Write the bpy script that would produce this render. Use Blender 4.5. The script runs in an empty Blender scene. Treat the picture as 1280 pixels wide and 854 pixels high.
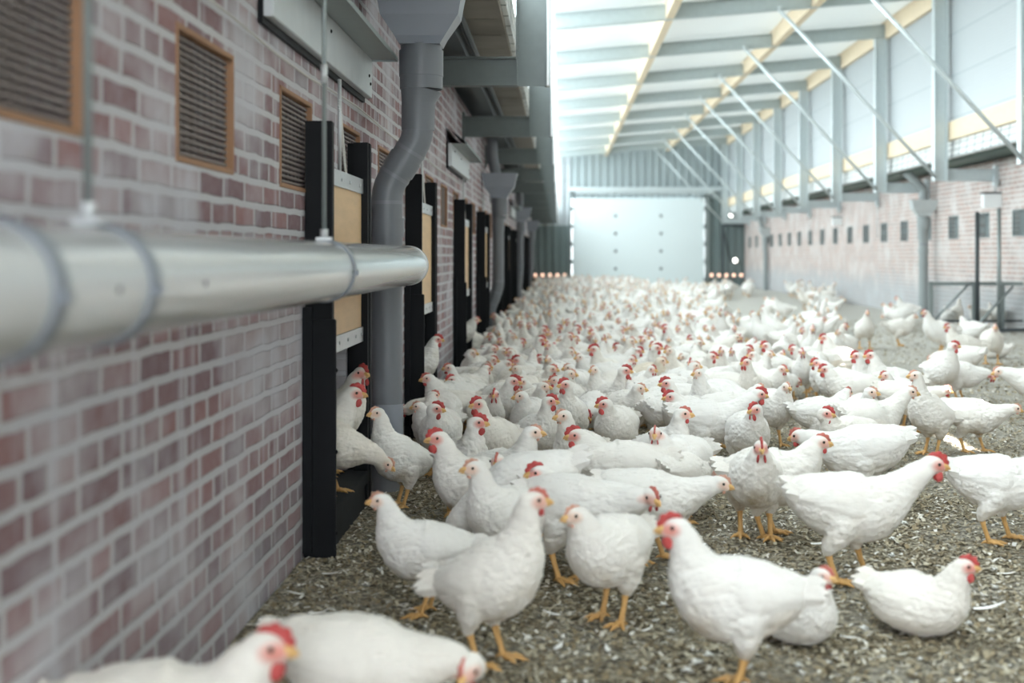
import bpy, bmesh, math, random
import numpy as np
from mathutils import Vector, Matrix, Euler, noise

C = bpy.context.scene.collection
S = bpy.context.scene
PI = math.pi
R = random.Random(11)

# ------------------------------------------------------------------ camera, light, exposure
F = 1778.0                       # focal length in pixels of the 1280 px wide frame
VX, VY = 700.0, 320.0            # vanishing point of the barn's long axis
cam_d = bpy.data.cameras.new('camera'); cam = bpy.data.objects.new('camera', cam_d); C.objects.link(cam)
cam.location = (0, 0, 1.0); cam.rotation_euler = (PI/2, 0, 0)
cam_d.sensor_width = 36; cam_d.lens = 36*F/1280
cam_d.shift_x = -(VX-640)/1280; cam_d.shift_y = -(427-VY)/1280
cam_d.clip_end = 300; cam_d.clip_start = 0.05
cam_d.dof.use_dof = True; cam_d.dof.focus_distance = 6.1; cam_d.dof.aperture_fstop = 2.3
S.camera = cam

w = bpy.data.worlds.new('sky'); S.world = w; w.use_nodes = True
bg = w.node_tree.nodes['Background']; bg.inputs[0].default_value = (0.90, 0.96, 1.0, 1); bg.inputs[1].default_value = 9.0
sd = bpy.data.lights.new('sun', 'SUN'); sd.energy = 26.0; sd.angle = math.radians(0.6); sd.color = (1.0, 0.96, 0.9)
sun = bpy.data.objects.new('sun', sd); C.objects.link(sun)
pl = bpy.data.lights.new('sky_portal', 'AREA'); pl.shape = 'RECTANGLE'; pl.size = 50; pl.size_y = 1.75; pl.cycles.is_portal = True   # guides sky light through the left clerestory
po = bpy.data.objects.new('sky_portal', pl); C.objects.link(po); po.matrix_world = Matrix(((0, 0, -1, -0.40), (1, 0, 0, 22.0), (0, 1, 0, 3.5), (0, 0, 0, 1)))
sun.rotation_euler = Vector((0.9, -0.25, 4.35)).to_track_quat('Z', 'Y').to_euler()

S.view_settings.view_transform = 'Standard'; S.view_settings.look = 'None'
S.view_settings.exposure = 0.35; S.view_settings.gamma = 1.0; S.view_settings.use_curve_mapping = False
S.render.engine = 'CYCLES'
cy = S.cycles
cy.max_bounces = 7; cy.diffuse_bounces = 5; cy.glossy_bounces = 2; cy.transmission_bounces = 4; cy.transparent_max_bounces = 6
cy.use_denoising = True; cy.sample_clamp_indirect = 6.0; cy.caustics_reflective = False; cy.caustics_refractive = False
try: cy.denoiser = 'OPENIMAGEDENOISE'
except Exception: pass

# ------------------------------------------------------------------ materials
def mat(name, col, rough=0.6, metal=0.0, noise_amt=0.0, noise_scale=8.0, bump=0.0, bump_scale=60.0, spec=0.5, emit=None, es=0.0, stretch=None):
    m = bpy.data.materials.new(name); m.use_nodes = True
    nt = m.node_tree; b = nt.nodes['Principled BSDF']
    b.inputs['Base Color'].default_value = (*col, 1); b.inputs['Roughness'].default_value = rough
    b.inputs['Metallic'].default_value = metal; b.inputs['Specular IOR Level'].default_value = spec
    tc = nt.nodes.new('ShaderNodeTexCoord'); src = tc.outputs['Object']
    if stretch:
        mp = nt.nodes.new('ShaderNodeMapping'); mp.inputs['Scale'].default_value = stretch
        nt.links.new(src, mp.inputs[0]); src = mp.outputs[0]
    if noise_amt:
        n = nt.nodes.new('ShaderNodeTexNoise'); n.inputs['Scale'].default_value = noise_scale; n.inputs['Detail'].default_value = 5
        nt.links.new(src, n.inputs['Vector'])
        mx = nt.nodes.new('ShaderNodeMix'); mx.data_type = 'RGBA'
        mx.inputs['A'].default_value = (*[c*(1-noise_amt) for c in col], 1)
        mx.inputs['B'].default_value = (*[min(1, c*(1+noise_amt)) for c in col], 1)
        nt.links.new(n.outputs['Fac'], mx.inputs['Factor']); nt.links.new(mx.outputs['Result'], b.inputs['Base Color'])
    if bump:
        n = nt.nodes.new('ShaderNodeTexNoise'); n.inputs['Scale'].default_value = bump_scale; n.inputs['Detail'].default_value = 4
        nt.links.new(src, n.inputs['Vector'])
        bp = nt.nodes.new('ShaderNodeBump'); bp.inputs['Strength'].default_value = bump; bp.inputs['Distance'].default_value = 0.01
        nt.links.new(n.outputs['Fac'], bp.inputs['Height']); nt.links.new(bp.outputs[0], b.inputs['Normal'])
    if emit:
        b.inputs['Emission Color'].default_value = (*emit, 1); b.inputs['Emission Strength'].default_value = es
    return m

def N(nt, t, **kw):
    n = nt.nodes.new(t)
    for k, v in kw.items(): setattr(n, k, v)
    return n
def mixc(nt, a, b, fac, blend='MIX'):
    x = N(nt, 'ShaderNodeMix', data_type='RGBA', blend_type=blend)
    for s, v in (('A', a), ('B', b)):
        if isinstance(v, tuple): x.inputs[s].default_value = (*v, 1)
        else: nt.links.new(v, x.inputs[s])
    if isinstance(fac, (int, float)): x.inputs['Factor'].default_value = fac
    else: nt.links.new(fac, x.inputs['Factor'])
    return x.outputs['Result']
def ramp(nt, src, lo, hi, a=0.0, b=1.0):
    r = N(nt, 'ShaderNodeMapRange'); r.inputs['From Min'].default_value = lo; r.inputs['From Max'].default_value = hi
    r.inputs['To Min'].default_value = a; r.inputs['To Max'].default_value = b
    nt.links.new(src, r.inputs['Value']); return r.outputs['Result']
def math_(nt, op, a, b=None):
    m = N(nt, 'ShaderNodeMath', operation=op)
    for i, v in enumerate((a, b)):
        if v is None: continue
        if isinstance(v, (int, float)): m.inputs[i].default_value = v
        else: nt.links.new(v, m.inputs[i])
    return m.outputs[0]

def brick_mat(name, c1, c2, mortar, bloom, bloom_amt, low_col, low_h, low_amt, bw=0.24, rh=0.0675):
    m = bpy.data.materials.new(name); m.use_nodes = True
    nt = m.node_tree; b = nt.nodes['Principled BSDF']; b.inputs['Roughness'].default_value = 0.85; b.inputs['Specular IOR Level'].default_value = 0.25
    tc = N(nt, 'ShaderNodeTexCoord'); sp = N(nt, 'ShaderNodeSeparateXYZ'); nt.links.new(tc.outputs['Object'], sp.inputs[0])
    cb = N(nt, 'ShaderNodeCombineXYZ'); nt.links.new(sp.outputs['Y'], cb.inputs['X']); nt.links.new(sp.outputs['Z'], cb.inputs['Y'])
    # slightly uneven courses
    nw = N(nt, 'ShaderNodeTexNoise'); nw.inputs['Scale'].default_value = 9; nt.links.new(cb.outputs[0], nw.inputs['Vector'])
    sc = N(nt, 'ShaderNodeVectorMath', operation='SCALE'); sc.inputs['Scale'].default_value = 0.014; nt.links.new(nw.outputs['Color'], sc.inputs[0])
    ad = N(nt, 'ShaderNodeVectorMath', operation='ADD'); nt.links.new(cb.outputs[0], ad.inputs[0]); nt.links.new(sc.outputs[0], ad.inputs[1])
    br = N(nt, 'ShaderNodeTexBrick', offset=0.5, squash=0.55, squash_frequency=3)
    br.inputs['Color1'].default_value = (*c1, 1); br.inputs['Color2'].default_value = (*c2, 1); br.inputs['Mortar'].default_value = (*mortar, 1)
    br.inputs['Scale'].default_value = 1; br.inputs['Mortar Size'].default_value = 0.0115; br.inputs['Mortar Smooth'].default_value = 0.25
    br.inputs['Brick Width'].default_value = bw; br.inputs['Row Height'].default_value = rh; br.inputs['Bias'].default_value = 0.0
    nt.links.new(ad.outputs[0], br.inputs['Vector'])
    n1 = N(nt, 'ShaderNodeTexNoise'); n1.inputs['Scale'].default_value = 2.2; n1.inputs['Detail'].default_value = 6; nt.links.new(cb.outputs[0], n1.inputs['Vector'])
    n2 = N(nt, 'ShaderNodeTexNoise'); n2.inputs['Scale'].default_value = 35; n2.inputs['Detail'].default_value = 5; nt.links.new(cb.outputs[0], n2.inputs['Vector'])
    col = mixc(nt, br.outputs['Color'], (0.5, 0.5, 0.5), ramp(nt, n2.outputs['Fac'], 0.3, 0.8, 0.0, 0.22))
    col = mixc(nt, col, bloom, ramp(nt, n1.outputs['Fac'], 0.46, 0.66, 0.0, bloom_amt))
    # vertical lime runs
    mp = N(nt, 'ShaderNodeMapping'); mp.inputs['Scale'].default_value = (7, 0.5, 1); nt.links.new(cb.outputs[0], mp.inputs[0])
    n3 = N(nt, 'ShaderNodeTexNoise'); n3.inputs['Scale'].default_value = 1.6; n3.inputs['Detail'].default_value = 3; nt.links.new(mp.outputs[0], n3.inputs['Vector'])
    col = mixc(nt, col, bloom, ramp(nt, n3.outputs['Fac'], 0.56, 0.75, 0.0, bloom_amt))
    if low_amt:
        z = math_(nt, 'ADD', sp.outputs['Z'], ramp(nt, n1.outputs['Fac'], 0.2, 0.8, -0.25, 0.25))
        col = mixc(nt, col, low_col, ramp(nt, z, low_h, low_h*0.55, 0.0, low_amt))
    nt.links.new(col, b.inputs['Base Color'])
    h = math_(nt, 'SUBTRACT', math_(nt, 'MULTIPLY', n2.outputs['Fac'], 0.3), br.outputs['Fac'])
    bp = N(nt, 'ShaderNodeBump'); bp.inputs['Strength'].default_value = 0.8; bp.inputs['Distance'].default_value = 0.006
    nt.links.new(h, bp.inputs['Height']); nt.links.new(bp.outputs[0], b.inputs['Normal'])
    return m

def translucent_mat(name, col, trans, line_axis=None, pitch=0.05, line_dark=0.85):
    m = bpy.data.materials.new(name); m.use_nodes = True
    nt = m.node_tree; nt.nodes.remove(nt.nodes['Principled BSDF']); out = nt.nodes['Material Output']
    d = N(nt, 'ShaderNodeBsdfDiffuse'); t = N(nt, 'ShaderNodeBsdfTranslucent'); mx = N(nt, 'ShaderNodeMixShader')
    d.inputs[0].default_value = (*col, 1); t.inputs[0].default_value = (*col, 1); mx.inputs[0].default_value = trans
    if line_axis is not None:
        tc = N(nt, 'ShaderNodeTexCoord'); sp = N(nt, 'ShaderNodeSeparateXYZ'); nt.links.new(tc.outputs['Object'], sp.inputs[0])
        fr = math_(nt, 'FRACT', math_(nt, 'MULTIPLY', sp.outputs[line_axis], 1/pitch))
        dk = math_(nt, 'LESS_THAN', fr, 0.16)
        c = mixc(nt, col, tuple(x*line_dark for x in col), dk)
        nt.links.new(c, d.inputs[0]); nt.links.new(c, t.inputs[0])
    nt.links.new(d.outputs[0], mx.inputs[1]); nt.links.new(t.outputs[0], mx.inputs[2]); nt.links.new(mx.outputs[0], out.inputs[0])
    return m

M = {}
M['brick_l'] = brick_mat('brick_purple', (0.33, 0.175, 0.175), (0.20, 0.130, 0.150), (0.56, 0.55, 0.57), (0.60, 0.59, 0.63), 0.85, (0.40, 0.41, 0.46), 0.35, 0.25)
M['brick_r'] = brick_mat('brick_lit', (0.52, 0.35, 0.30), (0.43, 0.33, 0.30), (0.70, 0.66, 0.63), (0.70, 0.68, 0.66), 0.6, (0.45, 0.50, 0.53), 0.75, 0.6)  # paler brick, the strong hazy light on this wall put into its colour
M['galv'] = mat('galvanised_steel', (0.26, 0.295, 0.29), 0.42, 0.35, 0.12, 14, 0.05, 90)
M['galv_shaded'] = mat('shaded_galvanised', (0.15, 0.172, 0.168), 0.45, 0.3, 0.14, 14, 0.05, 90)  # darker copy of the frame steel, the left posts' shade in its colour
M['galv_mid'] = mat('galvanised_rafter', (0.46, 0.52, 0.52), 0.42, 0.3, 0.1, 14)
M['galv_light'] = mat('bright_galvanised', (0.62, 0.68, 0.69), 0.4, 0.3, 0.08, 20)
M['zinc_plate'] = mat('zinc_plate', (0.60, 0.62, 0.63), 0.38, 0.45, 0.10, 12)
M['pvc'] = mat('grey_pvc', (0.175, 0.185, 0.205), 0.42, 0, 0.06, 6, 0.02, 40)
M['pvc_seam'] = mat('pvc_seam', (0.215, 0.225, 0.25), 0.4)
M['pvc_r'] = mat('pale_greenish_pvc', (0.30, 0.33, 0.33), 0.5, 0, 0.1, 8)  # paler, greener copy of the grey pvc for the right wall
M['pvc_r2'] = mat('pale_hopper', (0.50, 0.53, 0.53), 0.5, 0, 0.1, 8)
M['pvc_light'] = mat('pale_grey_pvc', (0.27, 0.29, 0.33), 0.4, 0, 0.05, 6)
M['pipe'] = mat('glossy_grey_pipe', (0.54, 0.545, 0.55), 0.13, 0, 0.05, 3, 0, 0, 0.6, stretch=(1, .3, 1))
M['pipe_ring'] = mat('pipe_coupling', (0.19, 0.21, 0.24), 0.35)
M['black'] = mat('black_plastic', (0.006, 0.007, 0.009), 0.6, 0, 0.2, 20, spec=0.2)
M['sill'] = mat('dark_sill', (0.025, 0.027, 0.03), 0.8, 0, 0.3, 20, spec=0.2)
M['dark'] = mat('dark_interior', (0.012, 0.013, 0.016), 0.9)
M['darkbar'] = mat('dark_steel', (0.06, 0.07, 0.075), 0.6, 0.2, 0.2, 20)
M['ply'] = mat('yellow_plywood', (0.72, 0.49, 0.27), 0.55, 0, 0.16, 5, 0.05, 30, stretch=(1, 1, 7))
M['wood'] = mat('pale_timber', (0.80, 0.66, 0.47), 0.65, 0, 0.12, 6, 0.05, 40, stretch=(6, 1, 6))
M['wood_frame'] = mat('orange_timber', (0.36, 0.19, 0.10), 0.65, 0, 0.2, 8, 0.05, 40)
M['alu'] = mat('aluminium_strip', (0.50, 0.52, 0.54), 0.35, 0.6, 0.1, 30)
M['blue'] = mat('blue_flap', (0.02, 0.07, 0.22), 0.5, 0, 0.1, 20)
M['cord'] = mat('pale_cord', (0.62, 0.60, 0.57), 0.8)
M['soffit'] = mat('soffit_board', (0.22, 0.20, 0.17), 0.85, 0, 0.25, 5, 0.1, 30)
M['roof'] = translucent_mat('white_roof_sheet', (0.88, 0.91, 0.91), 0.10)
def ribbed_panel():
    m = mat('pale_ribbed_panel', (0.80, 0.84, 0.85), 0.45); nt = m.node_tree; b = nt.nodes['Principled BSDF']
    tc = N(nt, 'ShaderNodeTexCoord'); sp = N(nt, 'ShaderNodeSeparateXYZ'); nt.links.new(tc.outputs['Object'], sp.inputs[0])
    n = N(nt, 'ShaderNodeTexNoise'); n.inputs['Scale'].default_value = 6; mp = N(nt, 'ShaderNodeMapping'); mp.inputs['Scale'].default_value = (1, .6, 5)
    nt.links.new(tc.outputs['Object'], mp.inputs[0]); nt.links.new(mp.outputs[0], n.inputs['Vector'])
    z = math_(nt, 'ADD', sp.outputs['Z'], math_(nt, 'MULTIPLY', n.outputs['Fac'], 0.02))
    dk = math_(nt, 'LESS_THAN', math_(nt, 'FRACT', math_(nt, 'MULTIPLY', z, 1/0.045)), 0.25)
    dk2 = math_(nt, 'LESS_THAN', math_(nt, 'FRACT', math_(nt, 'MULTIPLY', sp.outputs['Z'], 1/0.58)), 0.035)
    f = math_(nt, 'MAXIMUM', math_(nt, 'MULTIPLY', dk, 0.35), math_(nt, 'MULTIPLY', dk2, 0.8))
    nt.links.new(mixc(nt, (0.46, 0.495, 0.51), (0.32, 0.37, 0.39), f), b.inputs['Base Color'])
    bp = N(nt, 'ShaderNodeBump'); bp.inputs['Distance'].default_value = 0.004; nt.links.new(dk, bp.inputs['Height']); nt.links.new(bp.outputs[0], b.inputs['Normal'])
    return m
M['poly'] = ribbed_panel()
def clear_mat():
    m = bpy.data.materials.new('clear_glazing'); m.use_nodes = True; nt = m.node_tree; nt.nodes.remove(nt.nodes['Principled BSDF'])
    t = N(nt, 'ShaderNodeBsdfTransparent'); g = N(nt, 'ShaderNodeBsdfGlossy'); x = N(nt, 'ShaderNodeMixShader'); x.inputs[0].default_value = 0.05
    t.inputs[0].default_value = (0.94, 0.97, 0.97, 1); g.inputs['Roughness'].default_value = 0.05
    nt.links.new(t.outputs[0], x.inputs[1]); nt.links.new(g.outputs[0], x.inputs[2]); nt.links.new(x.outputs[0], nt.nodes['Material Output'].inputs[0]); return m
M['poly_left'] = clear_mat()
M['clad'] = mat('grey_cladding', (0.40, 0.46, 0.47), 0.5, 0.2, 0.06, 2)
M['clad_dark'] = mat('dark_green_cladding', (0.19, 0.24, 0.24), 0.5, 0.1, 0.1, 2)
M['door'] = mat('pale_door_panel', (0.80, 0.88, 0.89), 0.5, 0, 0.02, 1)
M['knob'] = mat('door_bolt', (0.18, 0.21, 0.21), 0.5)
M['lampwhite'] = mat('white_lamp_case', (0.85, 0.87, 0.87), 0.4)
M['glow'] = mat('hole_glow', (1, 0.75, 0.6), 0.4, emit=(1, 0.62, 0.45), es=1.3)
M['glow_w'] = mat('glint_glow', (1, 1, 1), 0.4, emit=(1, 0.97, 0.9), es=4.0)
M['green'] = mat('dark_green_gutter', (0.06, 0.11, 0.09), 0.55, 0, 0.2, 10)

def net_mat():
    m = bpy.data.materials.new('white_netting_tiles'); m.use_nodes = True
    nt = m.node_tree; b = nt.nodes['Principled BSDF']; b.inputs['Roughness'].default_value = 0.7
    tc = N(nt, 'ShaderNodeTexCoord'); sp = N(nt, 'ShaderNodeSeparateXYZ'); nt.links.new(tc.outputs['Object'], sp.inputs[0])
    f1 = math_(nt, 'LESS_THAN', math_(nt, 'FRACT', math_(nt, 'MULTIPLY', sp.outputs['Y'], 1/0.36)), 0.10)
    f2 = math_(nt, 'LESS_THAN', math_(nt, 'FRACT', math_(nt, 'MULTIPLY', sp.outputs['Z'], 1/0.085)), 0.14)
    nt.links.new(mixc(nt, (0.74, 0.76, 0.75), (0.20, 0.23, 0.23), math_(nt, 'MAXIMUM', f1, f2)), b.inputs['Base Color'])
    return m
M['net'] = net_mat()

def floor_mat():
    m = bpy.data.materials.new('litter_floor'); m.use_nodes = True
    nt = m.node_tree; b = nt.nodes['Principled BSDF']; b.inputs['Roughness'].default_value = 0.95; b.inputs['Specular IOR Level'].default_value = 0.15
    tc = N(nt, 'ShaderNodeTexCoord')
    def nz(s, d=6, dist=0.0):
        n = N(nt, 'ShaderNodeTexNoise'); n.inputs['Scale'].default_value = s; n.inputs['Detail'].default_value = d; n.inputs['Distortion'].default_value = dist
        nt.links.new(tc.outputs['Object'], n.inputs['Vector']); return n.outputs['Fac']
    a, c, e, g = nz(1.3), nz(30, 7, 1.5), nz(90, 5), nz(7, 6, 0.6)
    vo = N(nt, 'ShaderNodeTexVoronoi'); vo.inputs['Scale'].default_value = 55; nt.links.new(tc.outputs['Object'], vo.inputs['Vector'])
    col = mixc(nt, (0.075, 0.060, 0.036), (0.42, 0.375, 0.285), ramp(nt, c, 0.42, 0.60))
    col = mixc(nt, col, (0.17, 0.135, 0.085), ramp(nt, g, 0.50, 0.66, 0, 0.75))
    col = mixc(nt, col, (0.58, 0.55, 0.48), ramp(nt, e, 0.58, 0.72, 0, 0.8))
    col = mixc(nt, col, (0.42, 0.41, 0.38), ramp(nt, a, 0.45, 0.65, 0, 0.5))
    sp = N(nt, 'ShaderNodeSeparateXYZ'); nt.links.new(tc.outputs['Object'], sp.inputs[0])     # paler towards the far end and right, stronger light put into the colour
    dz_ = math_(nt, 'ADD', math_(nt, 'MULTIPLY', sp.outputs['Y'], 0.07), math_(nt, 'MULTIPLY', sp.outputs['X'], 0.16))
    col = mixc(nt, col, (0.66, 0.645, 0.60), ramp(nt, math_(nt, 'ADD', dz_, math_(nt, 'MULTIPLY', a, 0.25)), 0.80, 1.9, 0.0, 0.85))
    nt.links.new(col, b.inputs['Base Color'])
    h = math_(nt, 'ADD', math_(nt, 'ADD', c, math_(nt, 'MULTIPLY', e, 0.5)), math_(nt, 'MULTIPLY', vo.outputs['Distance'], 0.6))
    bp = N(nt, 'ShaderNodeBump'); bp.inputs['Strength'].default_value = 0.9; bp.inputs['Distance'].default_value = 0.02
    nt.links.new(h, bp.inputs['Height']); nt.links.new(bp.outputs[0], b.inputs['Normal'])
    return m
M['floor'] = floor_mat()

def chip_mat():
    m = bpy.data.materials.new('wood_shavings'); m.use_nodes = True
    nt = m.node_tree; b = nt.nodes['Principled BSDF']; b.inputs['Roughness'].default_value = 0.9
    at = N(nt, 'ShaderNodeAttribute', attribute_name='tone')
    r = N(nt, 'ShaderNodeValToRGB'); nt.links.new(at.outputs['Fac'], r.inputs[0])
    el = r.color_ramp.elements; el[0].color = (0.06, 0.045, 0.025, 1); el[1].color = (0.80, 0.78, 0.74, 1)
    e = el.new(0.45); e.color = (0.28, 0.22, 0.13, 1); e = el.new(0.85); e.color = (0.50, 0.45, 0.34, 1)
    nt.links.new(r.outputs[0], b.inputs['Base Color']); return m
M['chip'] = chip_mat()

def feather_mat(name, streak=(26, 60, 60), bump=0.35):
    m = bpy.data.materials.new(name); m.use_nodes = True
    nt = m.node_tree; b = nt.nodes['Principled BSDF']; b.inputs['Roughness'].default_value = 0.8; b.inputs['Specular IOR Level'].default_value = 0.12
    b.inputs['Sheen Weight'].default_value = 0.25; b.inputs['Sheen Roughness'].default_value = 0.5
    tc = N(nt, 'ShaderNodeTexCoord'); oi = N(nt, 'ShaderNodeObjectInfo')
    mp = N(nt, 'ShaderNodeMapping'); mp.inputs['Scale'].default_value = streak; nt.links.new(tc.outputs['Object'], mp.inputs[0])
    vo = N(nt, 'ShaderNodeTexVoronoi', feature='SMOOTH_F1'); vo.inputs['Scale'].default_value = 1.0; nt.links.new(mp.outputs[0], vo.inputs['Vector'])
    n1 = N(nt, 'ShaderNodeTexNoise', noise_dimensions='4D'); n1.inputs['Scale'].default_value = 14; n1.inputs['Detail'].default_value = 5
    nt.links.new(tc.outputs['Object'], n1.inputs['Vector']); nt.links.new(math_(nt, 'MULTIPLY', oi.outputs['Random'], 40.0), n1.inputs['W'])
    cream = N(nt, 'ShaderNodeAttribute', attribute_name='cream', attribute_type='OBJECT')
    base = mixc(nt, (0.83, 0.805, 0.765), (0.74, 0.62, 0.44), cream.outputs['Fac'])
    dirt = N(nt, 'ShaderNodeAttribute', attribute_name='dirt'); face = N(nt, 'ShaderNodeAttribute', attribute_name='face')
    dm = math_(nt, 'MULTIPLY', dirt.outputs['Fac'], ramp(nt, n1.outputs['Fac'], 0.38, 0.66, 0.0, 0.85))
    stain = N(nt, 'ShaderNodeAttribute', attribute_name='stain', attribute_type='OBJECT')
    dm = math_(nt, 'MULTIPLY', dm, math_(nt, 'ADD', math_(nt, 'MULTIPLY', stain.outputs['Fac'], 1.3), 0.3))
    col = mixc(nt, base, (0.40, 0.31, 0.19), dm)
    col = mixc(nt, col, (0.62, 0.55, 0.46), math_(nt, 'MULTIPLY', ramp(nt, n1.outputs['Fac'], 0.5, 0.7), 0.18))
    red = N(nt, 'ShaderNodeAttribute', attribute_name='red', attribute_type='OBJECT')
    fc = mixc(nt, (0.80, 0.56, 0.44), (0.70, 0.16, 0.13), red.outputs['Fac'])
    col = mixc(nt, col, fc, math_(nt, 'MULTIPLY', face.outputs['Fac'], 0.9))
    nt.links.new(col, b.inputs['Base Color'])
    n2 = N(nt, 'ShaderNodeTexNoise'); n2.inputs['Scale'].default_value = 3.0; n2.inputs['Detail'].default_value = 5; nt.links.new(mp.outputs[0], n2.inputs['Vector'])
    h = math_(nt, 'ADD', vo.outputs['Distance'], math_(nt, 'MULTIPLY', n2.outputs['Fac'], 0.8))
    bp = N(nt, 'ShaderNodeBump'); bp.inputs['Strength'].default_value = bump; bp.inputs['Distance'].default_value = 0.006
    nt.links.new(h, bp.inputs['Height']); nt.links.new(bp.outputs[0], b.inputs['Normal'])
    return m
M['feather'] = feather_mat('white_plumage')
M['comb'] = mat('red_comb', (0.50, 0.065, 0.06), 0.5, 0, 0.2, 60, 0.3, 300)
M['comb_far'] = mat('muted_comb', (0.52, 0.24, 0.17), 0.6)
M['comb_mid'] = mat('rosy_comb', (0.54, 0.15, 0.115), 0.5, 0, 0.2, 60, 0.2, 300)
M['comb_pale'] = mat('pink_comb', (0.62, 0.33, 0.24), 0.55, 0, 0.2, 60, 0.2, 300)
M['beak'] = mat('horn_beak', (0.72, 0.44, 0.17), 0.35, 0, 0.15, 60)
M['eye'] = mat('dark_eye', (0.02, 0.012, 0.008), 0.1)
M['leg'] = mat('yellow_leg', (0.64, 0.37, 0.13), 0.5, 0, 0.2, 70, 0.3, 260)

# ------------------------------------------------------------------ helpers
def link_mesh(name, me, m=None, parent=None, smooth=False):
    if m is not None and not me.materials: me.materials.append(m)
    if smooth: me.polygons.foreach_set('use_smooth', [True]*len(me.polygons))
    o = bpy.data.objects.new(name, me); C.objects.link(o)
    if parent: o.parent = parent
    return o
class MB:
    def __init__(s): s.v = []; s.f = []; s.smooth = []
    def add(s, vs, fs, sm=False):
        k = len(s.v); s.v += [tuple(v) for v in vs]; s.f += [tuple(i+k for i in f) for f in fs]; s.smooth += [sm]*len(fs); return s
    def box(s, x0, x1, y0, y1, z0, z1, bev=0.0):
        if bev:
            bm = bmesh.new(); bmesh.ops.create_cube(bm, size=1)
            bmesh.ops.scale(bm, vec=(x1-x0, y1-y0, z1-z0), verts=bm.verts)
            bmesh.ops.bevel(bm, geom=bm.edges[:], offset=bev, segments=2, affect='EDGES')
            bmesh.ops.translate(bm, vec=((x0+x1)/2, (y0+y1)/2, (z0+z1)/2), verts=bm.verts)
            bm.verts.index_update()
            s.add([v.co[:] for v in bm.verts], [[v.index for v in f.verts] for f in bm.faces]); bm.free(); return s
        vs = [(x, y, z) for x in (x0, x1) for y in (y0, y1) for z in (z0, z1)]
        return s.add(vs, [(0, 1, 3, 2), (4, 6, 7, 5), (0, 4, 5, 1), (2, 3, 7, 6), (0, 2, 6, 4), (1, 5, 7, 3)])
    def tube(s, pts, rad, seg=16, cap=True, flat=1.0):
        pts = [Vector(p) for p in pts]; n = len(pts)
        if isinstance(rad, (int, float)): rad = [rad]*n
        rings = []; prev = None
        for i, p in enumerate(pts):
            t = (pts[min(i+1, n-1)]-pts[max(i-1, 0)]).normalized()
            if prev is None:
                a = Vector((0, 1, 0)) if abs(t.y) < 0.9 else Vector((1, 0, 0))
                u = (a-t*a.dot(t)).normalized()
            else: u = (prev-t*prev.dot(t)).normalized()
            prev = u; v_ = t.cross(u)
            rings.append([p+(u*math.cos(2*PI*k/seg)*flat+v_*math.sin(2*PI*k/seg))*rad[i] for k in range(seg)])
        vs = [q for r_ in rings for q in r_]
        fs = [(i*seg+k, i*seg+(k+1) % seg, (i+1)*seg+(k+1) % seg, (i+1)*seg+k) for i in range(n-1) for k in range(seg)]
        s.add(vs, fs, True)
        if cap:
            s.add(rings[0], [tuple(range(seg))[::-1]]); s.add(rings[-1], [tuple(range(seg))])
        return s
    def ell(s, c, r, seg=14, rings=10, mtx=None):
        vs = []; fs = []
        for i in range(rings+1):
            th = PI*i/rings
            for k in range(seg):
                ph = 2*PI*k/seg
                p = Vector((r[0]*math.sin(th)*math.cos(ph), r[1]*math.sin(th)*math.sin(ph), r[2]*math.cos(th)))
                if mtx: p = mtx @ p
                vs.append(p+Vector(c))
        for i in range(rings):
            for k in range(seg): fs.append((i*seg+k, (i+1)*seg+k, (i+1)*seg+(k+1) % seg, i*seg+(k+1) % seg))
        return s.add(vs, fs, True)
    def mesh(s, name):
        me = bpy.data.meshes.new(name); me.from_pydata(s.v, [], s.f); me.polygons.foreach_set('use_smooth', s.smooth)
        bm = bmesh.new(); bm.from_mesh(me); bmesh.ops.remove_doubles(bm, verts=bm.verts, dist=1e-6)
        bmesh.ops.recalc_face_normals(bm, faces=bm.faces)
        for e in bm.edges:
            if len(e.link_faces) == 2 and e.calc_face_angle(0) > 0.62: e.smooth = False
        bm.to_mesh(me); bm.free(); return me
    def build(s, name, m, parent=None):
        return link_mesh(name, s.mesh(name), m, parent)

def thing(name, label, cat, loc=(0, 0, 0), group=None):
    o = bpy.data.objects.new(name, None); C.objects.link(o); o.location = loc; o.empty_display_size = 0.1
    o['label'] = label; o['category'] = cat
    if group: o['group'] = group
    return o
def tag(o, label, cat, group=None, kind=None):
    o['label'] = label; o['category'] = cat
    if group: o['group'] = group
    if kind: o['kind'] = kind
    return o
def struct(o): o['kind'] = 'structure'; return o

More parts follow.
